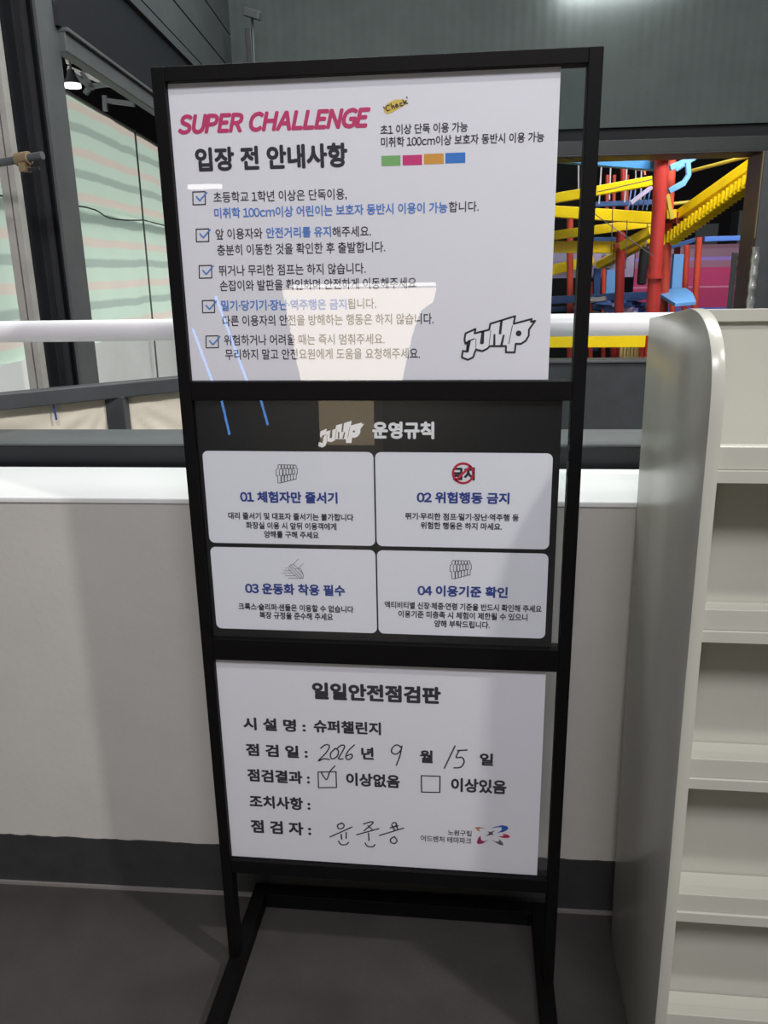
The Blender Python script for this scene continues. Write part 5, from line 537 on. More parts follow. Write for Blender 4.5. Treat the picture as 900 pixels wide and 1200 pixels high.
BARS = [('red_column', 'red', (1.5915, 5.0, 2.1457), (1.6105, 5.0, 1.0592), 0.0998, 0.0998), ('red_column', 'red2', (1.7779, 5.5, 2.214), (1.8067, 5.5, 1.0329), 0.0741, 0.0741), ('red_column', 'red', (1.4419, 5.6, 1.7484), (1.4712, 5.6, 1.0324), 0.0752, 0.0752), ('red_column', 'red', (1.5902, 6.5, 2.3006), (1.6216, 6.5, 1.9402), 0.0508, 0.0508), ('red_column', 'red2', (2.1798, 6.0, 1.6302), (2.1944, 6.0, 1.0334), 0.054, 0.054), ('red_column', 'red2', (2.0541, 6.2, 1.6971), (2.0546, 6.2, 1.0264), 0.053, 0.053), ('red_column', 'red2', (2.2382, 6.6, 1.5839), (2.2651, 6.6, 1.0062), 0.0514, 0.0514), ('red_column', 'red2', (1.519, 6.8, 1.502), (1.5753, 6.8, 0.4851), 0.0439, 0.0439), ('red_column', 'red2', (1.2836, 6.0, 1.2783), (1.3224, 6.0, 0.5728), 0.0397, 0.0397), ('red_column', 'red', (1.4557, 5.6, 0.7794), (1.4661, 5.6, 0.6147), 0.0827, 0.0827), ('red_column', 'red2', (1.5849, 5.2, 0.8518), (1.5923, 5.2, 0.6567), 0.0426, 0.0426), ('red_column', 'red2', (1.1044, 6.2, 1.8595), (1.1672, 6.2, 0.5525), 0.0571, 0.0571), ('red_column', 'red', (-0.3063, 5.6, 2.3096), (-0.332, 5.6, 1.0549), 0.1053, 0.1053), ('red_column', 'red', (0.3359, 6.4, 2.3937), (0.3288, 6.4, 1.0085), 0.0836, 0.0836), ('blue_beam', 'blue', (-0.3142, 5.1, 2.307), (1.5904, 5.1, 2.1054), 0.0629, 0.0629), ('yellow_beam', 'yellow', (-0.3069, 4.9, 1.7179), (1.5057, 4.9, 1.9862), 0.0664, 0.0664), ('yellow_beam', 'yellow', (-0.3251, 5.2, 1.9142), (1.6028, 5.2, 1.7509), 0.0823, 0.0823), ('yellow_beam', 'yellow', (-0.3565, 5.6, 1.513), (1.6796, 5.6, 1.74), 0.0714, 0.0714), ('yellow_beam', 'yellow', (-0.3622, 5.7, 1.6084), (1.4318, 5.7, 1.5531), 0.0953, 0.0953), ('yellow_beam', 'yellow', (-0.4152, 6.4, 1.0796), (1.358, 6.4, 1.4609), 0.092, 0.092), ('yellow_beam', 'yellow', (1.4304, 5.4, 1.5517), (1.6096, 5.2, 1.6613), 0.0648, 0.0648), ('yellow_beam', 'yellow', (1.3405, 5.9, 1.4096), (1.6678, 5.5, 1.6021), 0.0572, 0.0572), ('brown_brace', 'tan', (1.2907, 6.0, 1.4146), (1.4883, 6.0, 1.5246), 0.0318, 0.0318), ('yellow_beam', 'yellow', (-0.3229, 5.0, 0.8547), (1.5624, 5.0, 0.8449), 0.0895, 0.0895), ('blue_beam', 'bluedark', (-0.3746, 5.8, 1.084), (1.725, 5.8, 1.1615), 0.0618, 0.0618), ('blue_beam', 'bluedark', (-0.4096, 6.3, 0.9772), (1.8404, 6.3, 1.0628), 0.0413, 0.0413), ('blue_beam', 'blue2', (-0.4438, 6.8, 0.9411), (1.9578, 6.8, 0.9366), 0.0527, 0.0527), ('blue_post', 'bluedark', (1.3843, 6.3, 1.3925), (1.398, 6.3, 1.1522), 0.0578, 0.0578), ('blue_panel', 'bluelight', (1.6307, 7.0, 1.3743), (1.6397, 7.0, 1.2277), 0.09, 0.09), ('blue_beam', 'bluedark', (1.2638, 6.2, 1.9266), (1.8127, 6.2, 1.9349), 0.0408, 0.0408), ('blue_beam', 'bluedark', (1.2862, 6.0, 1.627), (1.4965, 6.0, 1.6229), 0.0397, 0.0397), ('blue_sleeve', 'bluelight', (2.0512, 6.15, 1.4959), (2.0534, 6.15, 1.2059), 0.085, 0.085), ('blue_beam', 'blue2', (2.2134, 6.0, 1.6122), (2.6012, 6.0, 1.6183), 0.0397, 0.0397), ('blue_beam', 'bluedark', (1.9502, 6.1, 1.5537), (2.1766, 6.1, 1.6129), 0.0362, 0.0362), ('yellow_track', 'yellow', (1.8608, 5.5, 1.7692), (2.202, 4.7, 2.0977), 0.0699, 0.0699), ('yellow_rod', 'yellow2', (1.9331, 6.0, 1.9033), (2.1704, 6.0, 1.9249), 0.0278, 0.0278), ('yellow_rod', 'yellow2', (1.9493, 5.6, 2.1151), (2.2864, 5.0, 2.1663), 0.0288, 0.0288), ('blue_arm', 'bluelight', (1.8286, 5.2, 2.14), (1.8432, 5.2, 2.0447), 0.0355, 0.0355), ('blue_arm', 'bluelight', (1.8427, 5.2, 2.0507), (1.8101, 5.2, 1.9948), 0.0355, 0.0355), ('blue_arm', 'bluelight', (1.8161, 5.2, 1.9976), (1.7081, 5.2, 1.9402), 0.0426, 0.0426), ('blue_arm', 'bluelight', (1.7246, 5.3, 2.1126), (1.8955, 5.3, 2.18), 0.0432, 0.0432), ('blue_arm', 'bluelight', (1.7585, 5.25, 2.0881), (1.9069, 5.25, 2.1794), 0.0214, 0.0214), ('yellow_brace', 'yellow2', (1.6974, 5.2, 1.9163), (1.7467, 5.2, 1.7385), 0.0284, 0.0284), ('yellow_brace', 'yellow', (1.7794, 5.4, 1.8186), (1.7846, 5.4, 1.7555), 0.0731, 0.0731), ('dark_bracket', 'reddark', (1.8516, 5.45, 1.8077), (1.8591, 5.45, 1.7185), 0.0589, 0.0589), ('dark_bracket', 'reddark', (1.7682, 5.45, 1.7842), (1.7733, 5.45, 1.7204), 0.0883, 0.0883), ('dark_bracket', 'reddark', (1.4172, 5.5, 1.5809), (1.4197, 5.5, 1.5415), 0.0816, 0.0816), ('hanging_rope', 'rope', (1.1433, 6.1, 2.2789), (1.1594, 6.1, 1.9634), 0.0129, 0.0129), ('hanging_rope', 'rope', (1.3394, 6.1, 2.2397), (1.3361, 6.1, 1.9246), 0.0129, 0.0129), ('hanging_rope', 'rope', (1.4162, 6.1, 2.2714), (1.4212, 6.1, 1.9572), 0.0129, 0.0129), ('hanging_rope', 'rope', (1.5533, 6.1, 2.2475), (1.5528, 6.1, 1.9334), 0.0129, 0.0129), ('hanging_rope', 'rope', (1.6731, 6.1, 2.2644), (1.6885, 6.1, 1.9509), 0.0129, 0.0129), ('hanging_rope', 'rope_blue', (1.5259, 5.7, 2.0015), (1.5093, 5.7, 1.845), 0.0122, 0.0122), ('hanging_rope', 'rope_blue', (1.56, 5.7, 2.0007), (1.5436, 5.7, 1.8442), 0.0122, 0.0122), ('hanging_rope', 'rope_blue', (1.6009, 5.7, 1.9997), (1.5848, 5.7, 1.8433), 0.0122, 0.0122), ('hanging_rope', 'rope_blue', (1.6417, 5.7, 1.9987), (1.6259, 5.7, 1.8423), 0.0122, 0.0122), ('hanging_rope', 'rope_blue', (1.6756, 5.7, 1.9978), (1.6601, 5.7, 1.8415), 0.0122, 0.0122), ('hanging_rope', 'rope_orange', (1.5307, 5.6, 2.2207), (1.557, 5.6, 2.1318), 0.018, 0.018), ('hanging_rope', 'rope_orange', (1.5773, 5.6, 2.2194), (1.606, 5.6, 2.0988), 0.018, 0.018), ('purple_brace', 'purple', (1.5069, 5.6, 1.8901), (1.6661, 5.6, 2.0083), 0.0338, 0.0338), ('hanging_rope', 'rope', (1.6616, 6.3, 2.3026), (1.6783, 6.3, 2.0656), 0.0116, 0.0116), ('red_column', 'red2', (1.5445, 7.0, 2.2475), (1.5574, 7.0, 1.9004), 0.036, 0.036), ('red_column', 'red2', (1.6088, 7.0, 2.2458), (1.6226, 7.0, 1.8989), 0.036, 0.036), ('red_column', 'red2', (1.7292, 7.0, 2.2427), (1.7444, 7.0, 1.8962), 0.036, 0.036), ('safety_wire', 'wire', (1.1045, 4.85, 1.7735), (1.5458, 4.85, 1.4691), 0.0067, 0.0067), ('safety_wire', 'wire', (1.235, 4.85, 1.8287), (1.2485, 4.85, 1.4143), 0.0067, 0.0067), ('safety_wire', 'wire', (1.345, 4.85, 1.7214), (1.3555, 4.85, 1.3823), 0.0067, 0.0067), ('safety_wire', 'wire', (1.1128, 4.8, 1.914), (1.495, 4.8, 1.9896), 0.0067, 0.0067)]
TEETH = ((1.8085, 5.5, 1.5994), (2.2016, 4.7, 1.9998), 0.0627)
FLANGE = [((1.5941, 5.0, 2.1514), 0.085), ((1.6081, 5.0, 1.3228), 0.066)]
PLATE = [(1.7692, 5.6, 1.1939), (1.8842, 5.6, 1.2194), (2.0005, 5.6, 1.2245), (1.9775, 5.3, 1.1915), (1.9268, 5.0, 1.1372), (1.7701, 5.0, 1.1267)]
PT = {'mag0': (2.3536, 7.2, 1.591), 'mag1': (3.0092, 7.2, 0.9956), 'mag_l': (1.0119, 7.2, 1.5179), 'mag2': (2.9436, 7.2, 1.4584), 'mag3': (2.967, 7.2, 1.2372), 'jambtop': (1.9426, 4.0, 2.0235), 'jambbot': (1.9464, 4.0, 1.1346), 'pipe_t': (1.9201, 3.8, 1.499), 'pipe_b': (1.9223, 3.8, 1.1331), 'gpost_t': (2.0536, 4.6, 1.4728), 'gpost_b': (2.0573, 4.6, 1.0964), 'pillar_a': (3.4387, 9.0, 2.0144), 'pillar_b': (3.6106, 9.0, 1.5979), 'pil2a': (3.0495, 9.0, 1.8797), 'pil2b': (3.2937, 9.0, 1.604), 'bag_t': (1.5825, 5.3, 1.5397), 'bag_b': (1.5735, 5.3, 1.2563), 'campole_t': (-1.0785, 3.7, 2.8273), 'campole_b': (-1.0899, 3.7, 2.5302), 'ledge': (1.1582, 4.0, 0.8054), 'panelL': (-1.6709, 4.0, 0.662), 'colfl': (-1.0846, 0.85, 2.1057), 'c1': (-0.9943, 0.85, 2.102), 'cbl': (-1.0723, 0.85, 1.1044), 'pen_t': (-1.1795, 1.0, 0.9926), 'pen_b': (-1.1817, 1.0, 0.9448), 'pipeL': (-1.2215, 0.8, 1.688), 'pipeR': (-0.9997, 0.76, 1.7075), 'truss': [(-2.5383, 4.4, 2.796), (-2.3073, 4.4, 2.8186), (-2.5318, 4.4, 2.7542), (-2.2446, 4.4, 2.6396), (-2.5218, 4.4, 2.7382), (-2.3793, 4.4, 2.6232), (-2.4384, 4.4, 2.73), (-2.3673, 4.4, 2.6228), (-2.4316, 4.4, 2.5933), (-2.3755, 4.4, 2.6546), (-2.3774, 4.4, 2.6389), (-2.2554, 4.4, 2.6505), (-2.2858, 4.4, 2.5461), (-2.0895, 4.4, 2.5185), (-2.2941, 4.4, 2.5781), (-2.2993, 4.4, 2.4827)], 'lamp': (-2.3372, 4.0, 2.5638), 'holds': [(1.2664, 5.7, 1.1428), (1.3347, 5.8, 1.1031), (1.4046, 5.9, 1.0624), (1.476, 6.0, 1.0206), (1.5413, 6.1, 1.0967), (1.5188, 5.7, 1.0763), (1.5909, 5.8, 1.0356), (1.6563, 5.9, 1.1095), (1.731, 6.0, 1.0686), (1.8072, 6.1, 1.0266), (1.3099, 5.7, 1.1282), (1.3788, 5.8, 1.0883), (1.4493, 5.9, 1.0473), (1.5139, 6.0, 1.1226), (1.5871, 6.1, 1.0813), (1.5623, 5.7, 1.0617), (1.627, 5.8, 1.1346), (1.7008, 5.9, 1.0945), (1.7762, 6.0, 1.0534), (1.3735, 6.1, 1.0172), (1.3534, 5.7, 1.1136), (1.423, 5.8, 1.0735)], 'slats': [1.4682, 1.4971, 1.526, 1.5549, 1.5837, 1.6125, 1.6413], 'sbpost': (-0.8386887838549649, 0.6916995091823999, 1.0258604972391685), 'pen_s': 0.720062252723048, 'pen_z1': 1.0584561318056656, 'pen_z0': 1.0188340698023812}


# ================================================================ the setting
mb = MB(); mb.box(-6, -7, -.02, 6, 16, 0)
struct('floor', mb, 'floor_epoxy')
mb = MB(); mb.box(-3.2, 0, 0, 3.2, .262, .948)
struct('wall_front', mb, 'wall_paint', 'W')
mb = MB(); mb.box(-3.2, -.004, .948, 3.2, .266, .960)
o = struct('trim_1', mb, 'cap_paint', 'W', bevel=.003)
# ragged painted band along the wall foot
mb = MB(); n = 420; xs = [-3.2 + 6.4*i/n for i in range(n+1)]
top = [.136 + random.uniform(-.0016, .0016) + .002*math.sin(x*3) for x in xs]
for i in range(n):
    a, b = xs[i], xs[i+1]
    mb.add([(a,-.003,0),(b,-.003,0),(b,-.003,top[i+1]),(a,-.003,top[i]),(a,0,top[i]),(b,0,top[i+1])], [(0,1,2,3),(3,2,5,4)])
struct('baseboard_front', mb, 'base_black', 'W')
mb = MB(); mb.bar((-3.2, -.006, .0035), (3.2, -.006, .0035), .008, .007)
struct('trim_2', mb, 'sealant', 'W')
# steel sill beam behind the low wall
mb = MB(); mb.box(-3.4, .30, .80, 3.4, .478, 1.004)
struct('trim_3', mb, 'navy_steel', 'W', bevel=.003)
mb = MB(); mb.box(-3.4, .298, 1.004, 3.4, .48, 1.009)
struct('trim_12', mb, 'steel_sill', 'W')

# back wall of the void: corrugated panel, lintel, lower panel, jamb
mb = MB(); mb.box(-1.30, 4.0, 2.215, 4.2, 4.12, 4.2)
struct('wall_back', mb, 'corrugated', 'W')
mb = MB(); mb.box(-1.30, 4.02, 2.135, 4.2, 4.20, 2.215)
struct('trim_4', mb, 'void_black', 'W')
mb = MB(); mb.box(-1.30, 3.93, 2.055, 4.2, 4.20, 2.135); mb.box(-1.30, 3.922, 2.045, 4.2, 4.2, 2.055)
struct('trim_5', mb, 'steel_lintel', 'W', bevel=.003)
mb = MB(); mb.box(-1.30, 4.0, 0, 4.2, 4.12, .79)
struct('wall_back_lower', mb, 'steel_mid', 'W')
mb = MB(); mb.box(-1.30, 3.98, .79, 4.2, 4.14, .808)
struct('trim_6', mb, 'steel_sill', 'W', bevel=.003)
mb = MB(); mb.box(1.945, 3.90, .808, 2.45, 4.2, 2.045)
struct('trim_7', mb, 'steel_mid', 'W', bevel=.004)
mb = MB(); mb.box(1.938, 3.905, 1.55, 1.9445, 3.93, 2.045)
struct('trim_8', mb, 'tan_dark', 'W', bevel=.003)

# left wall line of the void (turned four degrees): panels above, steel beams below
LA = -0.0726; LC = Vector((-1.291, 4.0, 0)); LD = Vector((math.sin(LA), math.cos(LA), 0)); LN = Vector((math.cos(LA), -math.sin(LA), 0))
def L(s, off, z):            # s: distance towards the camera from the corner, off: into the room
    p = LC - LD*s + LN*off; return (p.x, p.y, z)
def lbox(mb, s0, s1, o0, o1, z0, z1):
    vs = [L(s0,o0,z0), L(s1,o0,z0), L(s1,o1,z0), L(s0,o1,z0), L(s0,o0,z1), L(s1,o0,z1), L(s1,o1,z1), L(s0,o1,z1)]
    mb.add(vs, [(0,3,2,1),(4,5,6,7),(0,1,5,4),(1,2,6,5),(2,3,7,6),(3,0,4,7)]); return mb
mb = MB()
for z0, z1 in ((2.405, 2.447), (2.454, 2.598), (2.608, 2.80), (2.81, 3.0), (3.01, 4.2)): lbox(mb, 0, 3.4, -.1, 0, z0, z1)
lbox(mb, 0, 3.4, -.1, -.02, 2.40, 4.2)
struct('wall_left', mb, 'panel_grey', 'W')
mb = MB(); lbox(mb, 0, 2.9, -.06, -.015, 2.175, 2.405); lbox(mb, 0, 2.9, -.06, .004, 2.165, 2.178)
struct('trim_9', mb, 'navy_steel', 'W')
mb = MB(); lbox(mb, 0, 2.9, -.06, .012, 2.112, 2.165)
struct('trim_10', mb, 'navy_steel', 'W')
mb = MB(); lbox(mb, 0, 2.88, -.02, .02, 2.045, 2.100); lbox(mb, 0, 2.88, -.04, .03, 2.100, 2.112)
struct('trim_11', mb, 'steel_grey', 'W', bevel=.003)

# far dark hall behind everything
mb = MB(); mb.box(-9, 12, 0, 12, 12.1, 8); mb.box(-9.1, -1, 0, -9, 12, 8); mb.box(12, 4.3, 0, 12.1, 12, 8)
struct('wall_far', mb, 'void_black', 'W')
mb = MB(); mb.box(-9, 4.3, 6.2, 12, 12, 6.3); mb.box(-9, .5, 6.2, -1.4, 4.3, 6.3)
struct('ceiling', mb, 'void_black', 'W')
# room behind the camera (seen in the acrylic)
mb = MB(); mb.box(-5, -5.1, 0, 5, -5.0, 3.2)
struct('wall_rear', mb, 'steel_dark')

# ================================================================ steel column on the left and site behind it
t = thing('steel_column', 'dark grey steel column with open web standing left of the notice stand behind the rail', 'column', (-1.14, 1.065, 0), 'W')
mb = MB(); mb.box(-1.092, 1.0, 0, -1.083, 1.13, 3.2)
obj('flange', mb, 'steel_grey', t)
mb = MB(); mb.box(-1.196, 1.0, 0, -1.187, 1.13, 3.2)
obj('flange', mb, 'steel_dark', t)
mb = MB(); mb.box(-1.187, 1.062, 0, -1.092, 1.069, 3.2)
obj('web', mb, 'steel_dark', t)
mb = MB(); mb.box(-1.150, 1.035, 0, -1.128, 1.062, 3.2)
obj('cover_strip', mb, 'steel_dark', t)

t = thing('metal_upright', 'pale grey slotted metal upright beside the dark steel column', 'upright', (-1.195, .95, 0), 'W')
mb = MB(); mb.box(-1.222, .93, 0, -1.199, .965, 3.0); obj('profile', mb, 'steel_light', t)
mb = MB(); mb.box(-1.194, .93, 0, -1.176, .965, 3.0); obj('profile', mb, 'steel_light', t)
mb = MB(); mb.box(-1.199, .95, 0, -1.194, .96, 3.0); obj('slot', mb, 'void_black', t)

t = thing('scaffold_pipe', 'short rusty grey scaffold pipe clamped across the metal upright', 'pipe', (-1.15, .8, 1.70), 'W')
P1, P2 = PT['pipeL'], PT['pipeR']
mb = MB(); mb.tube([P1, P2], .0105, 16); obj('pipe', mb, 'steel_grey', t, smooth=True)
q = Vector(P1).lerp(Vector(P2), .72); d = (Vector(P2)-Vector(P1)).normalized()
mb = MB(); mb.tube([q-d*.02, q+d*.02], .017, 14); mb.box(q.x-.006, q.y-.02, q.z-.034, q.x+.012, q.y+.012, q.z-.012); obj('clamp', mb, 'tan_dark', t, smooth=False)
mb = MB(); mb.tube([q+Vector((.0,0,-.03)), q+Vector((.045,-.005,-.026))], .005, 8); obj('bolt', mb, 'steel_dark', t)

# striped site tarpaulin: hangs outside the left opening, with folds
def K(p, k=1.5): return (.124 + k*(p[0]-.124), -1.525 + k*(p[1]+1.525), 1.389 + k*(p[2]-1.389))
def tarp_pt(s, off, z):
    a = Vector((-1.62, 1.55, 0)); dv = Vector((-.0726, .9974, 0)); p = a + dv*s + Vector((.9974, .0726, 0))*off
    return (p.x, p.y, z)
def sheet(z0, z1, s0, s1, ns, nz, offf, topf):
    mb = MB(); vs = []; fs = []
    for j in range(nz+1):
        for i in range(ns+1):
            s = s0 + (s1-s0)*i/ns; z = z0 + (topf(s)-z0)*j/nz
            vs.append(tarp_pt(s, offf(s, z), z))
    for j in range(nz):
        for i in range(ns):
            a = j*(ns+1)+i; fs.append((a, a+1, a+ns+2, a+ns+1))
    mb.add(vs, fs); return mb
t = thing('striped_tarpaulin', 'green tarpaulin with pink and grey stripes hung beyond the left opening', 'tarpaulin', (-1.7, 2.5, 0), 'W')
fold = lambda s, z: .014*math.sin(s*5.1) * (.4+.6*math.sin(z*2)**2) + .004*math.sin(s*17+z*4) + .05*math.exp(-((z-1.69)/.03)**2)
mb = sheet(1.065, 2.2, -.7, 5.0, 170, 60, fold, lambda s: 2.215 - .018*s + .01*abs(math.sin(s*2.1)))
obj('upper_sheet', mb, 'tarp', t, smooth=True)
mb = sheet(0, 1.03, -.7, 5.0, 120, 12, lambda s, z: .02 + .025*math.sin(s*3.3), lambda s: 1.075)
obj('lower_sheet', mb, 'tarp_white', t, smooth=True)
mb = MB(); mb.tube([tarp_pt(s*.1-.7, .06+.02*math.sin(s*.9), 1.69+.012*math.sin(s*.55)) for s in range(58)], .0035, 8)
obj('tie_cord', mb, 'bluedark' if 0 else 'steel_mid', t)
mb = MB(); mb.tube([tarp_pt(s*.25-.7, .01, 2.222-.018*(s*.25-.7)) for s in range(24)], .009, 8)
obj('hem_wire', mb, 'steel_light', t)
mb = MB(); mb.tube([tarp_pt(1.75, .05, .4), tarp_pt(1.75, .055, 2.18)], .005, 6)
obj('seam_cord', mb, 'steel_grey', t)

# trusses and a work lamp above the tarpaulin
t = thing('roof_truss', 'small grey roof truss visible above the green tarpaulin', 'truss', (-2.6, 4.6, 2.6), 'W')
A = [Vector(p) for p in PT['truss']]
for i in range(0, len(A), 2):
    mb = MB(); mb.bar(A[i], A[i+1], .03, .03); obj('chord' if i < 4 else 'brace', mb, 'steel_light' if i < 4 else 'steel_grey', t)
t = thing('work_lamp', 'lit work lamp hanging above the tarpaulin edge', 'lamp', PT['lamp'], 'W')
lp = Vector(PT['lamp'])
mb = MB(); mb.tube([lp+Vector((0,0,.09)), lp+Vector((0,0,.05)), lp+Vector((0,0,.01))], [.02, .03, .055], 16); obj('shade', mb, 'steel_mid', t, smooth=True)
mb = MB(); mb.tube([lp+Vector((0,0,-.012)), lp+Vector((0,0,.008))], .052, 16); obj('lens', mb, 'lamp_lens', t)
mb = MB(); mb.tube([lp+Vector((0,0,.09)), lp+Vector((0,0,.4))], .008, 8); obj('hanger', mb, 'steel_grey', t)

# slanted barrier with cream cloths, just behind the sill beam on the left
SB0, SB1 = Vector((-1.50, .10, 1.082)), Vector((-.36, 1.12, 1.082))
sd = (SB1-SB0).normalized(); sn = Vector((sd.y, -sd.x, 0))
def sp(px): return None
t = thing('slanted_barrier', 'dark grey slanted barrier rail with a post behind the low wall', 'barrier', (-.95, .6, 0), 'W')
mb = MB(); mb.bar(SB0+sd*.42, SB1, .05, .042); obj('top_rail', mb, 'steel_mid', t, bevel=.003)
pc = PT['sbpost']; pc = Vector((pc[0], pc[1], 0))
mb = MB(); mb.bar(pc, pc+Vector((0,0,1.065)), .055, .04); obj('post', mb, 'steel_mid', t, bevel=.003)
def cloth(name, s0, s1, label, anchor):
    mb = MB(); vs = []; fs = []; nx, nz = 60, 24
    for j in range(nz+1):
        for i in range(nx+1):
            s = s0 + (s1-s0)*i/nx; z = .70 + (1.062-.70)*j/nz
            dx = abs(s-anchor); dz = 1.062-z
            th = math.atan2(dz, dx+.02); amp = .006*min(1, math.hypot(dx, dz)/.12)*math.exp(-math.hypot(dx, dz)/.25)
            off = -.012 + amp*math.sin(th*17) + .002*math.sin(s*9+z*5)
            p = SB0 + sd*s + sn*off; vs.append((p.x, p.y, z))
    for j in range(nz):
        for i in range(nx):
            a = j*(nx+1)+i; fs.append((a, a+1, a+nx+2, a+nx+1))
    mb.add(vs, fs); o = obj(name, mb, 'cream', None, None, 'W', smooth=True); tag(o, label, 'cloth', 'cloths on the slanted barrier')
    return o
ps = (pc - SB0).dot(sd)
cloth('barrier_cloth', .43, ps-.030, 'cream cloth tied under the slanted barrier rail, left of its post', ps-.03)
cloth('barrier_cloth', ps+.030, 1.5, 'cream cloth tied under the slanted barrier rail, between its post and the notice stand', ps+.03)
mb = MB(); a = SB0 + sd*PT['pen_s']; mb.tube([(a.x+sn.x*.0, a.y-.012, PT['pen_z1']), (a.x+.003, a.y-.012, PT['pen_z0'])], .0028, 8)
tag(obj('pen', mb, 'pen_blue', None, None, 'W'), 'blue pen clipped upright to the left cream cloth', 'pen')

# ================================================================ handrail on the low wall
t = thing('handrail', 'round white handrail running along the low wall behind the notice stand', 'handrail', (0, .10, .96), 'W')
mb = MB(); mb.tube([(-3.2, .10, 1.283), (3.2, .10, 1.2865)], .0215, 28); obj('rail', mb, 'rail_white', t, smooth=True)
for x in (-1.75, .0, 1.9):
    mb = MB(); mb.tube([(x, .10, .961), (x, .10, 1.27)], .016, 18); obj('post', mb, 'rail_white', t, smooth=True)
    mb = MB(); mb.tube([(x, .10, .960), (x, .10, .968)], .04, 20); obj('base_flange', mb, 'rail_white', t)

# camera on a pole
t = thing('pole_camera', 'small grey security camera on a thin pole against the dark corner panel', 'camera', PT['campole_b'], 'W')
a, b = Vector(PT['campole_b']), Vector(PT['campole_t'])
mb = MB(); mb.tube([a-Vector((0,0,.5)), b], .007, 10); obj('pole', mb, 'steel_grey', t, smooth=True)
mb = MB(); mb.bar(b+Vector((-.035,-.02,.015)), b+Vector((.06,-.05,-.02)), .045, .045); obj('camera_body', mb, 'steel_grey', t, bevel=.006)
mb = MB(); mb.bar(b+Vector((-.025,-.01,-.07)), b+Vector((-.02,-.01,-.30)), .035, .03); obj('junction_box', mb, 'steel_dark', t, bevel=.004)

# ================================================================ rope course beyond the right opening
rc = thing('rope_course', 'red, yellow and blue steel rope course beyond the right opening', 'climbing course', (1.6, 5.3, 0), 'W')
red_main = None
ROUND = ('hanging_rope', 'safety_wire', 'yellow_rod')
for (nm, mt, a, b, wd, dp) in BARS:
    mt = {'blue': 'blue_steel'}.get(mt, mt)
    A, B = Vector(a), Vector(b); mb = MB()
    if nm == 'red_column':
        lo, hi = (A, B) if A.z < B.z else (B, A)
        dr = (hi-lo)/(hi.z-lo.z)
        if lo.z < 1.35: lo = lo - dr*lo.z           # down to the floor
        mb.tube([lo, hi], wd/2, 20); o = obj(nm, mb, mt, rc, smooth=True)
        if red_main is None: red_main = o
    elif nm in ROUND:
        mb.tube([A, B], wd/2, 8); obj(nm, mb, mt, rc)
    elif nm in ('blue_post', 'blue_panel'):
        mb.bar(Vector((B.x, B.y, B.z-.5)), A, wd, .06); obj(nm, mb, mt, rc, bevel=.004)
    else:
        mb.bar(A, B, .09 if nm.endswith('beam') or nm.endswith('track') else dp, wd); obj(nm, mb, mt, rc, bevel=.003)
for p, r in FLANGE:
    mb = MB(); p = Vector(p); mb.tube([p-Vector((0,0,.016)), p+Vector((0,0,.016))], r, 24); obj('flange', mb, 'red', rc)
A, B, th = Vector(TEETH[0]), Vector(TEETH[1]), TEETH[2]
mb = MB(); mb.bar(A, B, .10, th*.62)
n = 24
for i in range(n):
    p = A.lerp(B, (i+.5)/n); mb.bar(p+Vector((0,0,th*.62)), p+Vector((0,0,-th*.75)), .11, .030)
obj('stepped_track', mb, 'yellow', rc)
# slabs of the footboard
top = [Vector(p) for p in PLATE]
mb = MB(); vs = top + [p-Vector((0,0,.03)) for p in top]; k = len(top)
mb.add(vs, [tuple(range(k)), tuple(range(2*k-1, k-1, -1))] + [(i, i+k, (i+1) % k+k, (i+1) % k) for i in range(k)])
obj('footboard', mb, 'bluelight', rc, bevel=.004)
# clutter of small footholds on the lower deck
for i, (x, y, v) in enumerate(PT['holds']):
    mb = MB(); s = random.uniform(.03, .07); mb.bar((x-s, y, v), (x+s, y+random.uniform(-.05,.05), v+random.uniform(-.03,.03)), .08, random.uniform(.02,.04))
    obj('foothold', mb, random.choice(['bluedark', 'blue2', 'purple', 'bluedark', 'rope']), rc)
for i, x in enumerate(PT['slats']):
    mb = MB(); mb.box(x-.012, 5.38, .3, x+.012, 5.40, 1.02); obj('slat', mb, 'tan', rc)

t = thing('hanging_pad', 'long black padded bag hanging beside the big red column', 'pad', (PT['bag_b'][0], 5.3, PT['bag_b'][2]), 'W')
a, b = Vector(PT['bag_t']), Vector(PT['bag_b'])
mb = MB(); mb.tube([b, b.lerp(a, .04), b.lerp(a, .5), b.lerp(a, .95), a], [.02, .036, .040, .036, .02], 18); obj('bag', mb, 'pad_black', t, smooth=True)
mb = MB(); mb.tube([a, a+Vector((.01,0,.25))], .006, 8); obj('strap', mb, 'rope', t)

m0, m1 = PT['mag0'], PT['mag1']
mb = MB(); mb.box(m_l, 7.2, .945, m1[0]+.25, 7.26, 1.60) if 0 else mb.box(1.9, 7.2, .945, m1[0]+.1, 7.26, 1.60)
tag(obj('pink_banner', mb, 'banner_pink', None, (2.4, 7.23, .945), 'W'), 'magenta banded banner wall behind the rope course, right of the red columns', 'banner')
t = thing('pink_net', 'pale pink and violet padded net between the red columns', 'net', (1.75, 7.1, 1.0), 'W')
mb = MB(); mb.box(.9, 7.14, 1.30, 1.88, 7.18, 1.56); obj('backing', mb, 'purple', t)
for i in range(9):
    x = 1.50 + i % 3*.10 + .03*(i//3); z = 1.34 + (i//3)*.07
    mb = MB(); mb.tube([(x, 7.1, z), (x+.05, 7.08, z+.03), (x+.02, 7.1, z+.06)], .016, 8); obj('pink_loop', mb, 'rope', t, smooth=True)

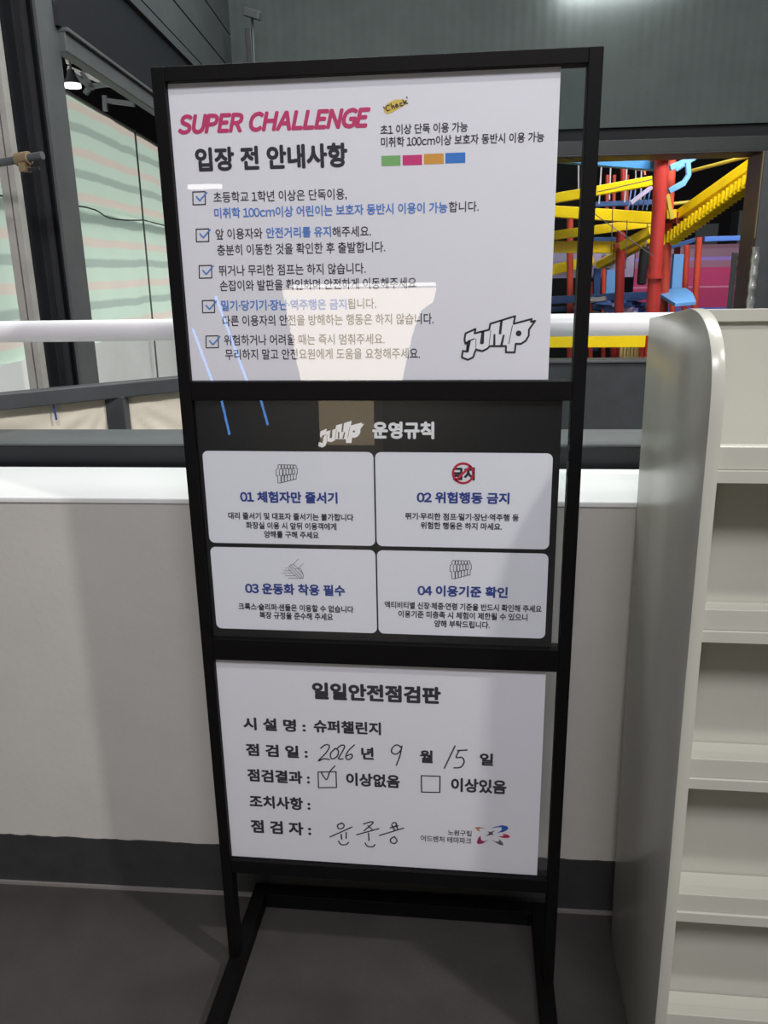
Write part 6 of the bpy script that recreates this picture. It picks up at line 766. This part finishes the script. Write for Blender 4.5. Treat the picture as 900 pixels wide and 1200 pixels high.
# grey pillars in the dark behind, bracketed post and foil duct at the jamb
for nm, x0, x1, z1, mt, lb in (('concrete_pillar', 3.44, 3.75, 2.02, 'steel_grey', 'lighter grey concrete pillar in the dark, nearest the right jamb'),
                             ('concrete_pillar', 2.95, 3.22, 1.88, 'steel_mid', 'darker grey concrete pillar in the dark, left of the lighter one')):
    mb = MB(); mb.box(x0, 9, 0, x1, 9.3, z1)
    tag(obj(nm, mb, mt, None, None, 'W', bevel=.01), lb, 'pillar', 'pillars behind the rope course')
t = thing('bracket_post', 'slim grey metal post with bolted brackets left of the foil duct', 'post', (2.055, 4.6, 0), 'W')
mb = MB(); mb.box(2.035, 4.58, 0, 2.065, 4.62, 1.48); obj('post', mb, 'steel_grey', t, bevel=.003)
for z in (1.30, 1.36, 1.43):
    mb = MB(); mb.box(2.065, 4.575, z, 2.125, 4.615, z+.03); obj('bracket', mb, 'steel_light' if z < 1.35 else 'steel_dark', t, bevel=.003)
mb = MB(); mb.box(2.13, 4.57, 0, 2.20, 4.64, 1.47); obj('backing_post', mb, 'steel_mid', t, bevel=.003)
a, b = Vector(PT['pipe_b']), Vector(PT['pipe_t'])
lo = Vector((a.x, a.y, 0)); pts = [lo.lerp(Vector((b.x, b.y, b.z)), i/60) for i in range(61)]
mb = MB(); mb.tube(pts, [.024 + .003*math.sin(i*1.9) for i in range(61)], 18)
tag(obj('foil_duct', mb, 'foil', None, (a.x, a.y, 0), 'W', smooth=True), 'crinkled silver foil duct standing against the right jamb', 'duct')

# ================================================================ white rack on the right
rk = thing('display_rack', 'tall white display rack with lipped shelves right of the notice stand', 'rack', (.9, 0, 0))
X0, TH = .4665, .018; X1 = 1.36
prof = [(-.228, 0), (.158, 0), (.224, .94), (.228, 1.0), (.236, 1.302)]
knots = [(-.045, 1.331), (-.070, 1.330), (-.100, 1.3255), (-.128, 1.316), (-.152, 1.302), (-.170, 1.284), (-.182, 1.262), (-.189, 1.235), (-.193, 1.20), (-.196, 1.11)]
curve = smooth_line(knots, 5) + [(-.204, .81), (-.218, .5)]
mb = MB(); mb.prism_x(prof + curve, X0, X0+TH); obj('side_panel', mb, 'laminate', rk, bevel=.0012, smooth=True)
mb = MB(); mb.prism_x(prof + curve, X1, X1+TH); obj('side_panel', mb, 'laminate', rk, bevel=.0012, smooth=True)
def fy(z):                                       # front edge of the side panel at height z
    pts = [(0, -.228), (.5, -.218), (.81, -.204), (1.11, -.196), (1.25, -.191)]
    for (a, b), (c, d) in zip(pts, pts[1:]):
        if a <= z <= c: return b + (d-b)*(z-a)/(c-a)
    return -.19
def by(z): return -.150 + .098*z/1.31           # leaning back panel close behind the lips
mb = MB(); mb.add([(X0+TH, by(0), 0), (X1, by(0), 0), (X1, by(1.312), 1.312), (X0+TH, by(1.312), 1.312),
                   (X0+TH, by(0)+.008, 0), (X1, by(0)+.008, 0), (X1, by(1.312)+.008, 1.312), (X0+TH, by(1.312)+.008, 1.312)],
                  [(0,1,2,3),(7,6,5,4),(0,4,5,1),(1,5,6,2),(2,6,7,3),(3,7,4,0)])
obj('back_panel', mb, 'laminate', rk)
mb = MB(); mb.prism_x([(-.060, 1.3125), (.225, 1.285), (.225, 1.303), (-.060, 1.3305)], X0+TH, X1); obj('top_board', mb, 'laminate', rk, bevel=.001)
mb = MB(); mb.prism_x([(by(0)+.2, .0), (by(0)+.208, .0), (.222, 1.283), (.214, 1.283)], X0+TH, X1); obj('rear_panel', mb, 'laminate', rk)
for z in (1.1065, .873, .6365, .3995, .165):
    f = fy(z); mb = MB(); mb.box(X0+TH, f+.006, z, X1, by(z)-.0005, z+.018); o = obj('shelf', mb, 'laminate', rk, bevel=.001)
    mb = MB(); mb.box(X0+TH, f+.010, z+.0182, X1, f+.010+.020, z+.050); obj('lip', mb, 'laminate', o if 0 else rk, bevel=.0012)
mb = MB(); mb.box(X0+TH, -.20, 0, X1, -.182, .08); obj('plinth', mb, 'laminate', rk)

# ================================================================ notice stand
st = thing('notice_stand', 'tall black metal notice stand with three framed panels, standing on the floor', 'notice stand', (0, .02, 0))
HW = .33; TW = .0205; TD = .030; HT = 1.687
def tubebox(nm, *b): 
    mb = MB(); mb.box(*b); return obj(nm, mb, 'black_frame', st, bevel=.0012)
tubebox('upright', -HW, 0, .036, -HW+TW, TD, HT); tubebox('upright', HW-TW, 0, .036, HW, TD, HT)
tubebox('top_bar', -HW+TW, 0, HT-TW, HW-TW, TD, HT)
tubebox('cross_bar', -HW+TW, 0, 1.1895, HW-TW, TD, 1.2205)
tubebox('cross_bar', -HW+TW, 0, .7155, HW-TW, TD, .7575)
tubebox('bottom_bar', -HW+TW, 0, .2475, HW-TW, TD, .2775)
tubebox('foot_bar', -HW, -.24, 0, -HW+.031, .212, .036); tubebox('foot_bar', HW-.031, -.24, 0, HW, .212, .036)
tubebox('rear_bar', -HW+.031, .180, 0, HW-.031, .212, .036)
# clear sheets: front and back of every bay
bays = ((1.2205, HT-TW), (.7575, 1.1895), (.2775, .7155))
for z0, z1 in bays:
    for y0 in (.0075, .0150):
        mb = MB(); mb.box(-HW+TW, y0, z0, HW-TW, y0+.002, z1); obj('acrylic_sheet', mb, 'acrylic', st)

# papers and board held between the sheets
YF = .0115
def plate(parent, nm, x0, x1, z0, z1, mt, y0=YF, y1=YF+.0012):
    mb = MB(); mb.box(x0, y0, z0, x1, y1, z1); return obj(nm, mb, mt, parent)
p0 = thing('entry_notice', 'large white entry notice with magenta heading in the top bay of the stand', 'notice', (-.017, .012, 1.221))
plate(p0, 'paper', -.3095, .2725, 1.2215, HT-TW-.0008, 'paper')
p1 = thing('rules_board', 'black rules board with four white rounded cards in the middle bay of the stand', 'board', (-.006, .012, .758))
plate(p1, 'backing', -.3095, .2965, .7585, 1.1885, 'board_black')
p2 = thing('inspection_notice', 'white daily inspection sheet filled in by hand in the bottom bay of the stand', 'notice', (-.01, .012, .278))
plate(p2, 'paper', -.3095, .2895, .2785, .7145, 'paper')
YT = YF - .00035; YI = YF - .0007; YJ = YF - .00105

cards = []
cx = ((-.3025, -.0088), (-.0060, .2852)); cz = ((.9375, 1.1025), (.7735, .9300))
def rrect(x0, x1, z0, z1, r, n=6):
    pts = []
    for (cx_, cz_, a0) in ((x1-r, z1-r, 0), (x0+r, z1-r, 90), (x0+r, z0+r, 180), (x1-r, z0+r, 270)):
        for i in range(n+1):
            a = math.radians(a0+90*i/n); pts.append((cx_+r*math.cos(a), cz_+r*math.sin(a)))
    return pts
for i in range(4):
    (xa, xb), (za, zb_) = cx[i % 2], cz[i//2]
    mb = MB(); mb.poly(rrect(xa, xb, za, zb_, .010), YT); cards.append(obj('rule_card', mb, 'card_white', p1))

for (pn, nm, body, bold, col, x0, x1, z, h) in TEXTS:
    par = {0: p0, 10: p1, 5: p2}.get(pn) or cards[pn-1]
    y = YI if 1 <= pn <= 4 else YT
    mb = MB(); text_in(mb, body, bold, x0, x1, z, h, y, .28 if body.startswith('SUPER') else 0)
    o = obj(nm, mb, col, par)
# entry notice: tick boxes, swatches, check mark sticker, outlined logo
for q, tk in zip(BOXES, TICKS):
    mb = MB(); mb.stroke(q, .0017, YT, True); o = obj('tick_box', mb, 'ink', p0)
    mb = MB(); mb.stroke(tk, .0022, YI); o = obj('tick', mb, 'blue', o); BASES[o] = BASES[p0]
for (x0, z0, x1, z1), c in zip(SWATCH, ('sw_green', 'sw_pink', 'sw_orange', 'sw_blue')):
    mb = MB(); mb.poly([(x0, z1), (x1, z1), (x1, z0), (x0, z0)], YT); obj('colour_swatch', mb, c, p0)
mb = MB(); mb.poly(CHECKBLOB, YT); ck = obj('check_highlight', mb, 'yellow_mark', p0)
mb = MB(); [mb.stroke(s, .0014, YI) for s in CHECKINK]; obj('check_lettering', mb, 'ink', ck)
mb = MB(); mb.poly(JUMP_OUT, YT); lg = obj('logo', mb, 'white', p0)
mb = MB(); mb.stroke(JUMP_OUT, .0029, YI, True); [mb.poly(q, YI) for q in JUMP_IN]
(cx0, cz0), cr0 = JUMP_P; mb.poly([(cx0+cr0*math.cos(k*.524), cz0+cr0*math.sin(k*.524)) for k in range(12)], YI)
obj('logo_outline', mb, 'ink', lg)
# rules board: white logo, icons
mb = MB(); mb.poly(JUMP2_OUT, YT); lg = obj('logo', mb, 'white', p1)
mb = MB(); [mb.poly(q, YI) for q in JUMP2_IN]; mb.poly([(JUMP2_P[0]+.0019*math.cos(k*.7), JUMP2_P[1]+.0019*math.sin(k*.7)) for k in range(9)], YI)
obj('logo_gaps', mb, 'board_black', lg)
for c, st_ in ((cards[0], CROWD1), (cards[3], CROWD2)):
    mb = MB(); [mb.stroke(s, .0010, YI) for s in st_]; obj('queue_icon', mb, 'ink', c)
mb = MB(); [mb.stroke(s, .0007, YI) for s in SHOE]; obj('shoe_icon', mb, 'ink', cards[2])
(nx_, nz_), nr = NOSIGN
ring = [(nx_+nr*.88*math.cos(k*math.pi/20), nz_+nr*.88*math.sin(k*math.pi/20)) for k in range(40)]
mb = MB(); mb.stroke(ring, .0038, YJ, True); mb.stroke([(nx_-nr*.62, nz_-nr*.62), (nx_+nr*.62, nz_+nr*.62)], .0038, YJ); obj('prohibition_ring', mb, 'no_red', cards[1])
# inspection sheet: boxes, handwriting, emblem
for q in CHKBOX:
    mb = MB(); mb.stroke(q, .0024, YT, True); obj('tick_box', mb, 'ink', p2)
mb = MB(); [mb.stroke(smooth_line(s), .0025, YI) for s in HAND]; obj('handwriting', mb, 'pen', p2)
for nm, pts in LOGO:
    mb = MB(); mb.poly(pts, YT); obj('emblem_petal', mb, nm, p2)

# ================================================================ things behind the camera that the acrylic reflects
t = thing('service_counter', 'beige counter with added warm glow, seen only as a reflection in the notice stand', 'counter', (-.6, -4.2, 0))
mb = MB(); mb.box(-.89, -4.5, 0, -.51, -4.02, .60); mb.box(-1.10, -4.5, .60, -.22, -4.0, .64); obj('body', mb, 'counter_beige', t)
lit = [(-1.10, 1.288), (-.10, 1.288), (-.12, 1.20), (-.20, 1.145), (-.255, 1.0), (-.33, .68), (-1.0, .68), (-1.03, .85)]  # right edge cut back where a body behind the camera would block it
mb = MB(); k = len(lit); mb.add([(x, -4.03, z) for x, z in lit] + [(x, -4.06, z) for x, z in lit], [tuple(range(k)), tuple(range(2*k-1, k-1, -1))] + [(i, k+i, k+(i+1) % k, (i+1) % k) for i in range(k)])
obj('alcove_glow', mb, 'niche_warm', t)  # emissive sheet standing in for a lit alcove
mb = MB(); mb.box(-.885, -4.016, .27, -.515, -4.008, .585); obj('counter_front_glow', mb, 'counter_glow', t)  # light falling on the counter front, put into an emissive sheet
mb = MB(); mb.box(-1.10, -4.5, 1.29, -.10, -3.96, 1.30); obj('canopy', mb, 'counter_beige', t)
mb = MB(); mb.box(-1.03, -3.96, 1.302, -.10, -3.94, 1.322); obj('light_strip', mb, 'strip_white', t)
mb = MB(); mb.box(-1.49, -3.52, 1.862, -1.30, -3.48, 1.885)
tag(obj('linear_lamp', mb, 'strip_white'), 'short white linear lamp, reflected above the first tick box of the entry notice', 'lamp')
for pts, lb in (([(-1.782,-4.2,1.04), (-1.676,-4.2,.69), (-1.614,-4.2,.54), (-1.575,-4.2,.30)], 'blue neon tube reflected in the stand, farther left of the pair'),
                ([(-1.602,-4.2,1.25), (-1.426,-4.2,.69), (-1.331,-4.2,.54), (-1.292,-4.2,.37)], 'blue neon tube reflected in the stand, nearer the warm counter reflection')):
    mb = MB(); mb.tube(pts, .009, 8); tag(obj('neon_tube', mb, 'blue_neon'), lb, 'neon tube', 'blue neon tubes')
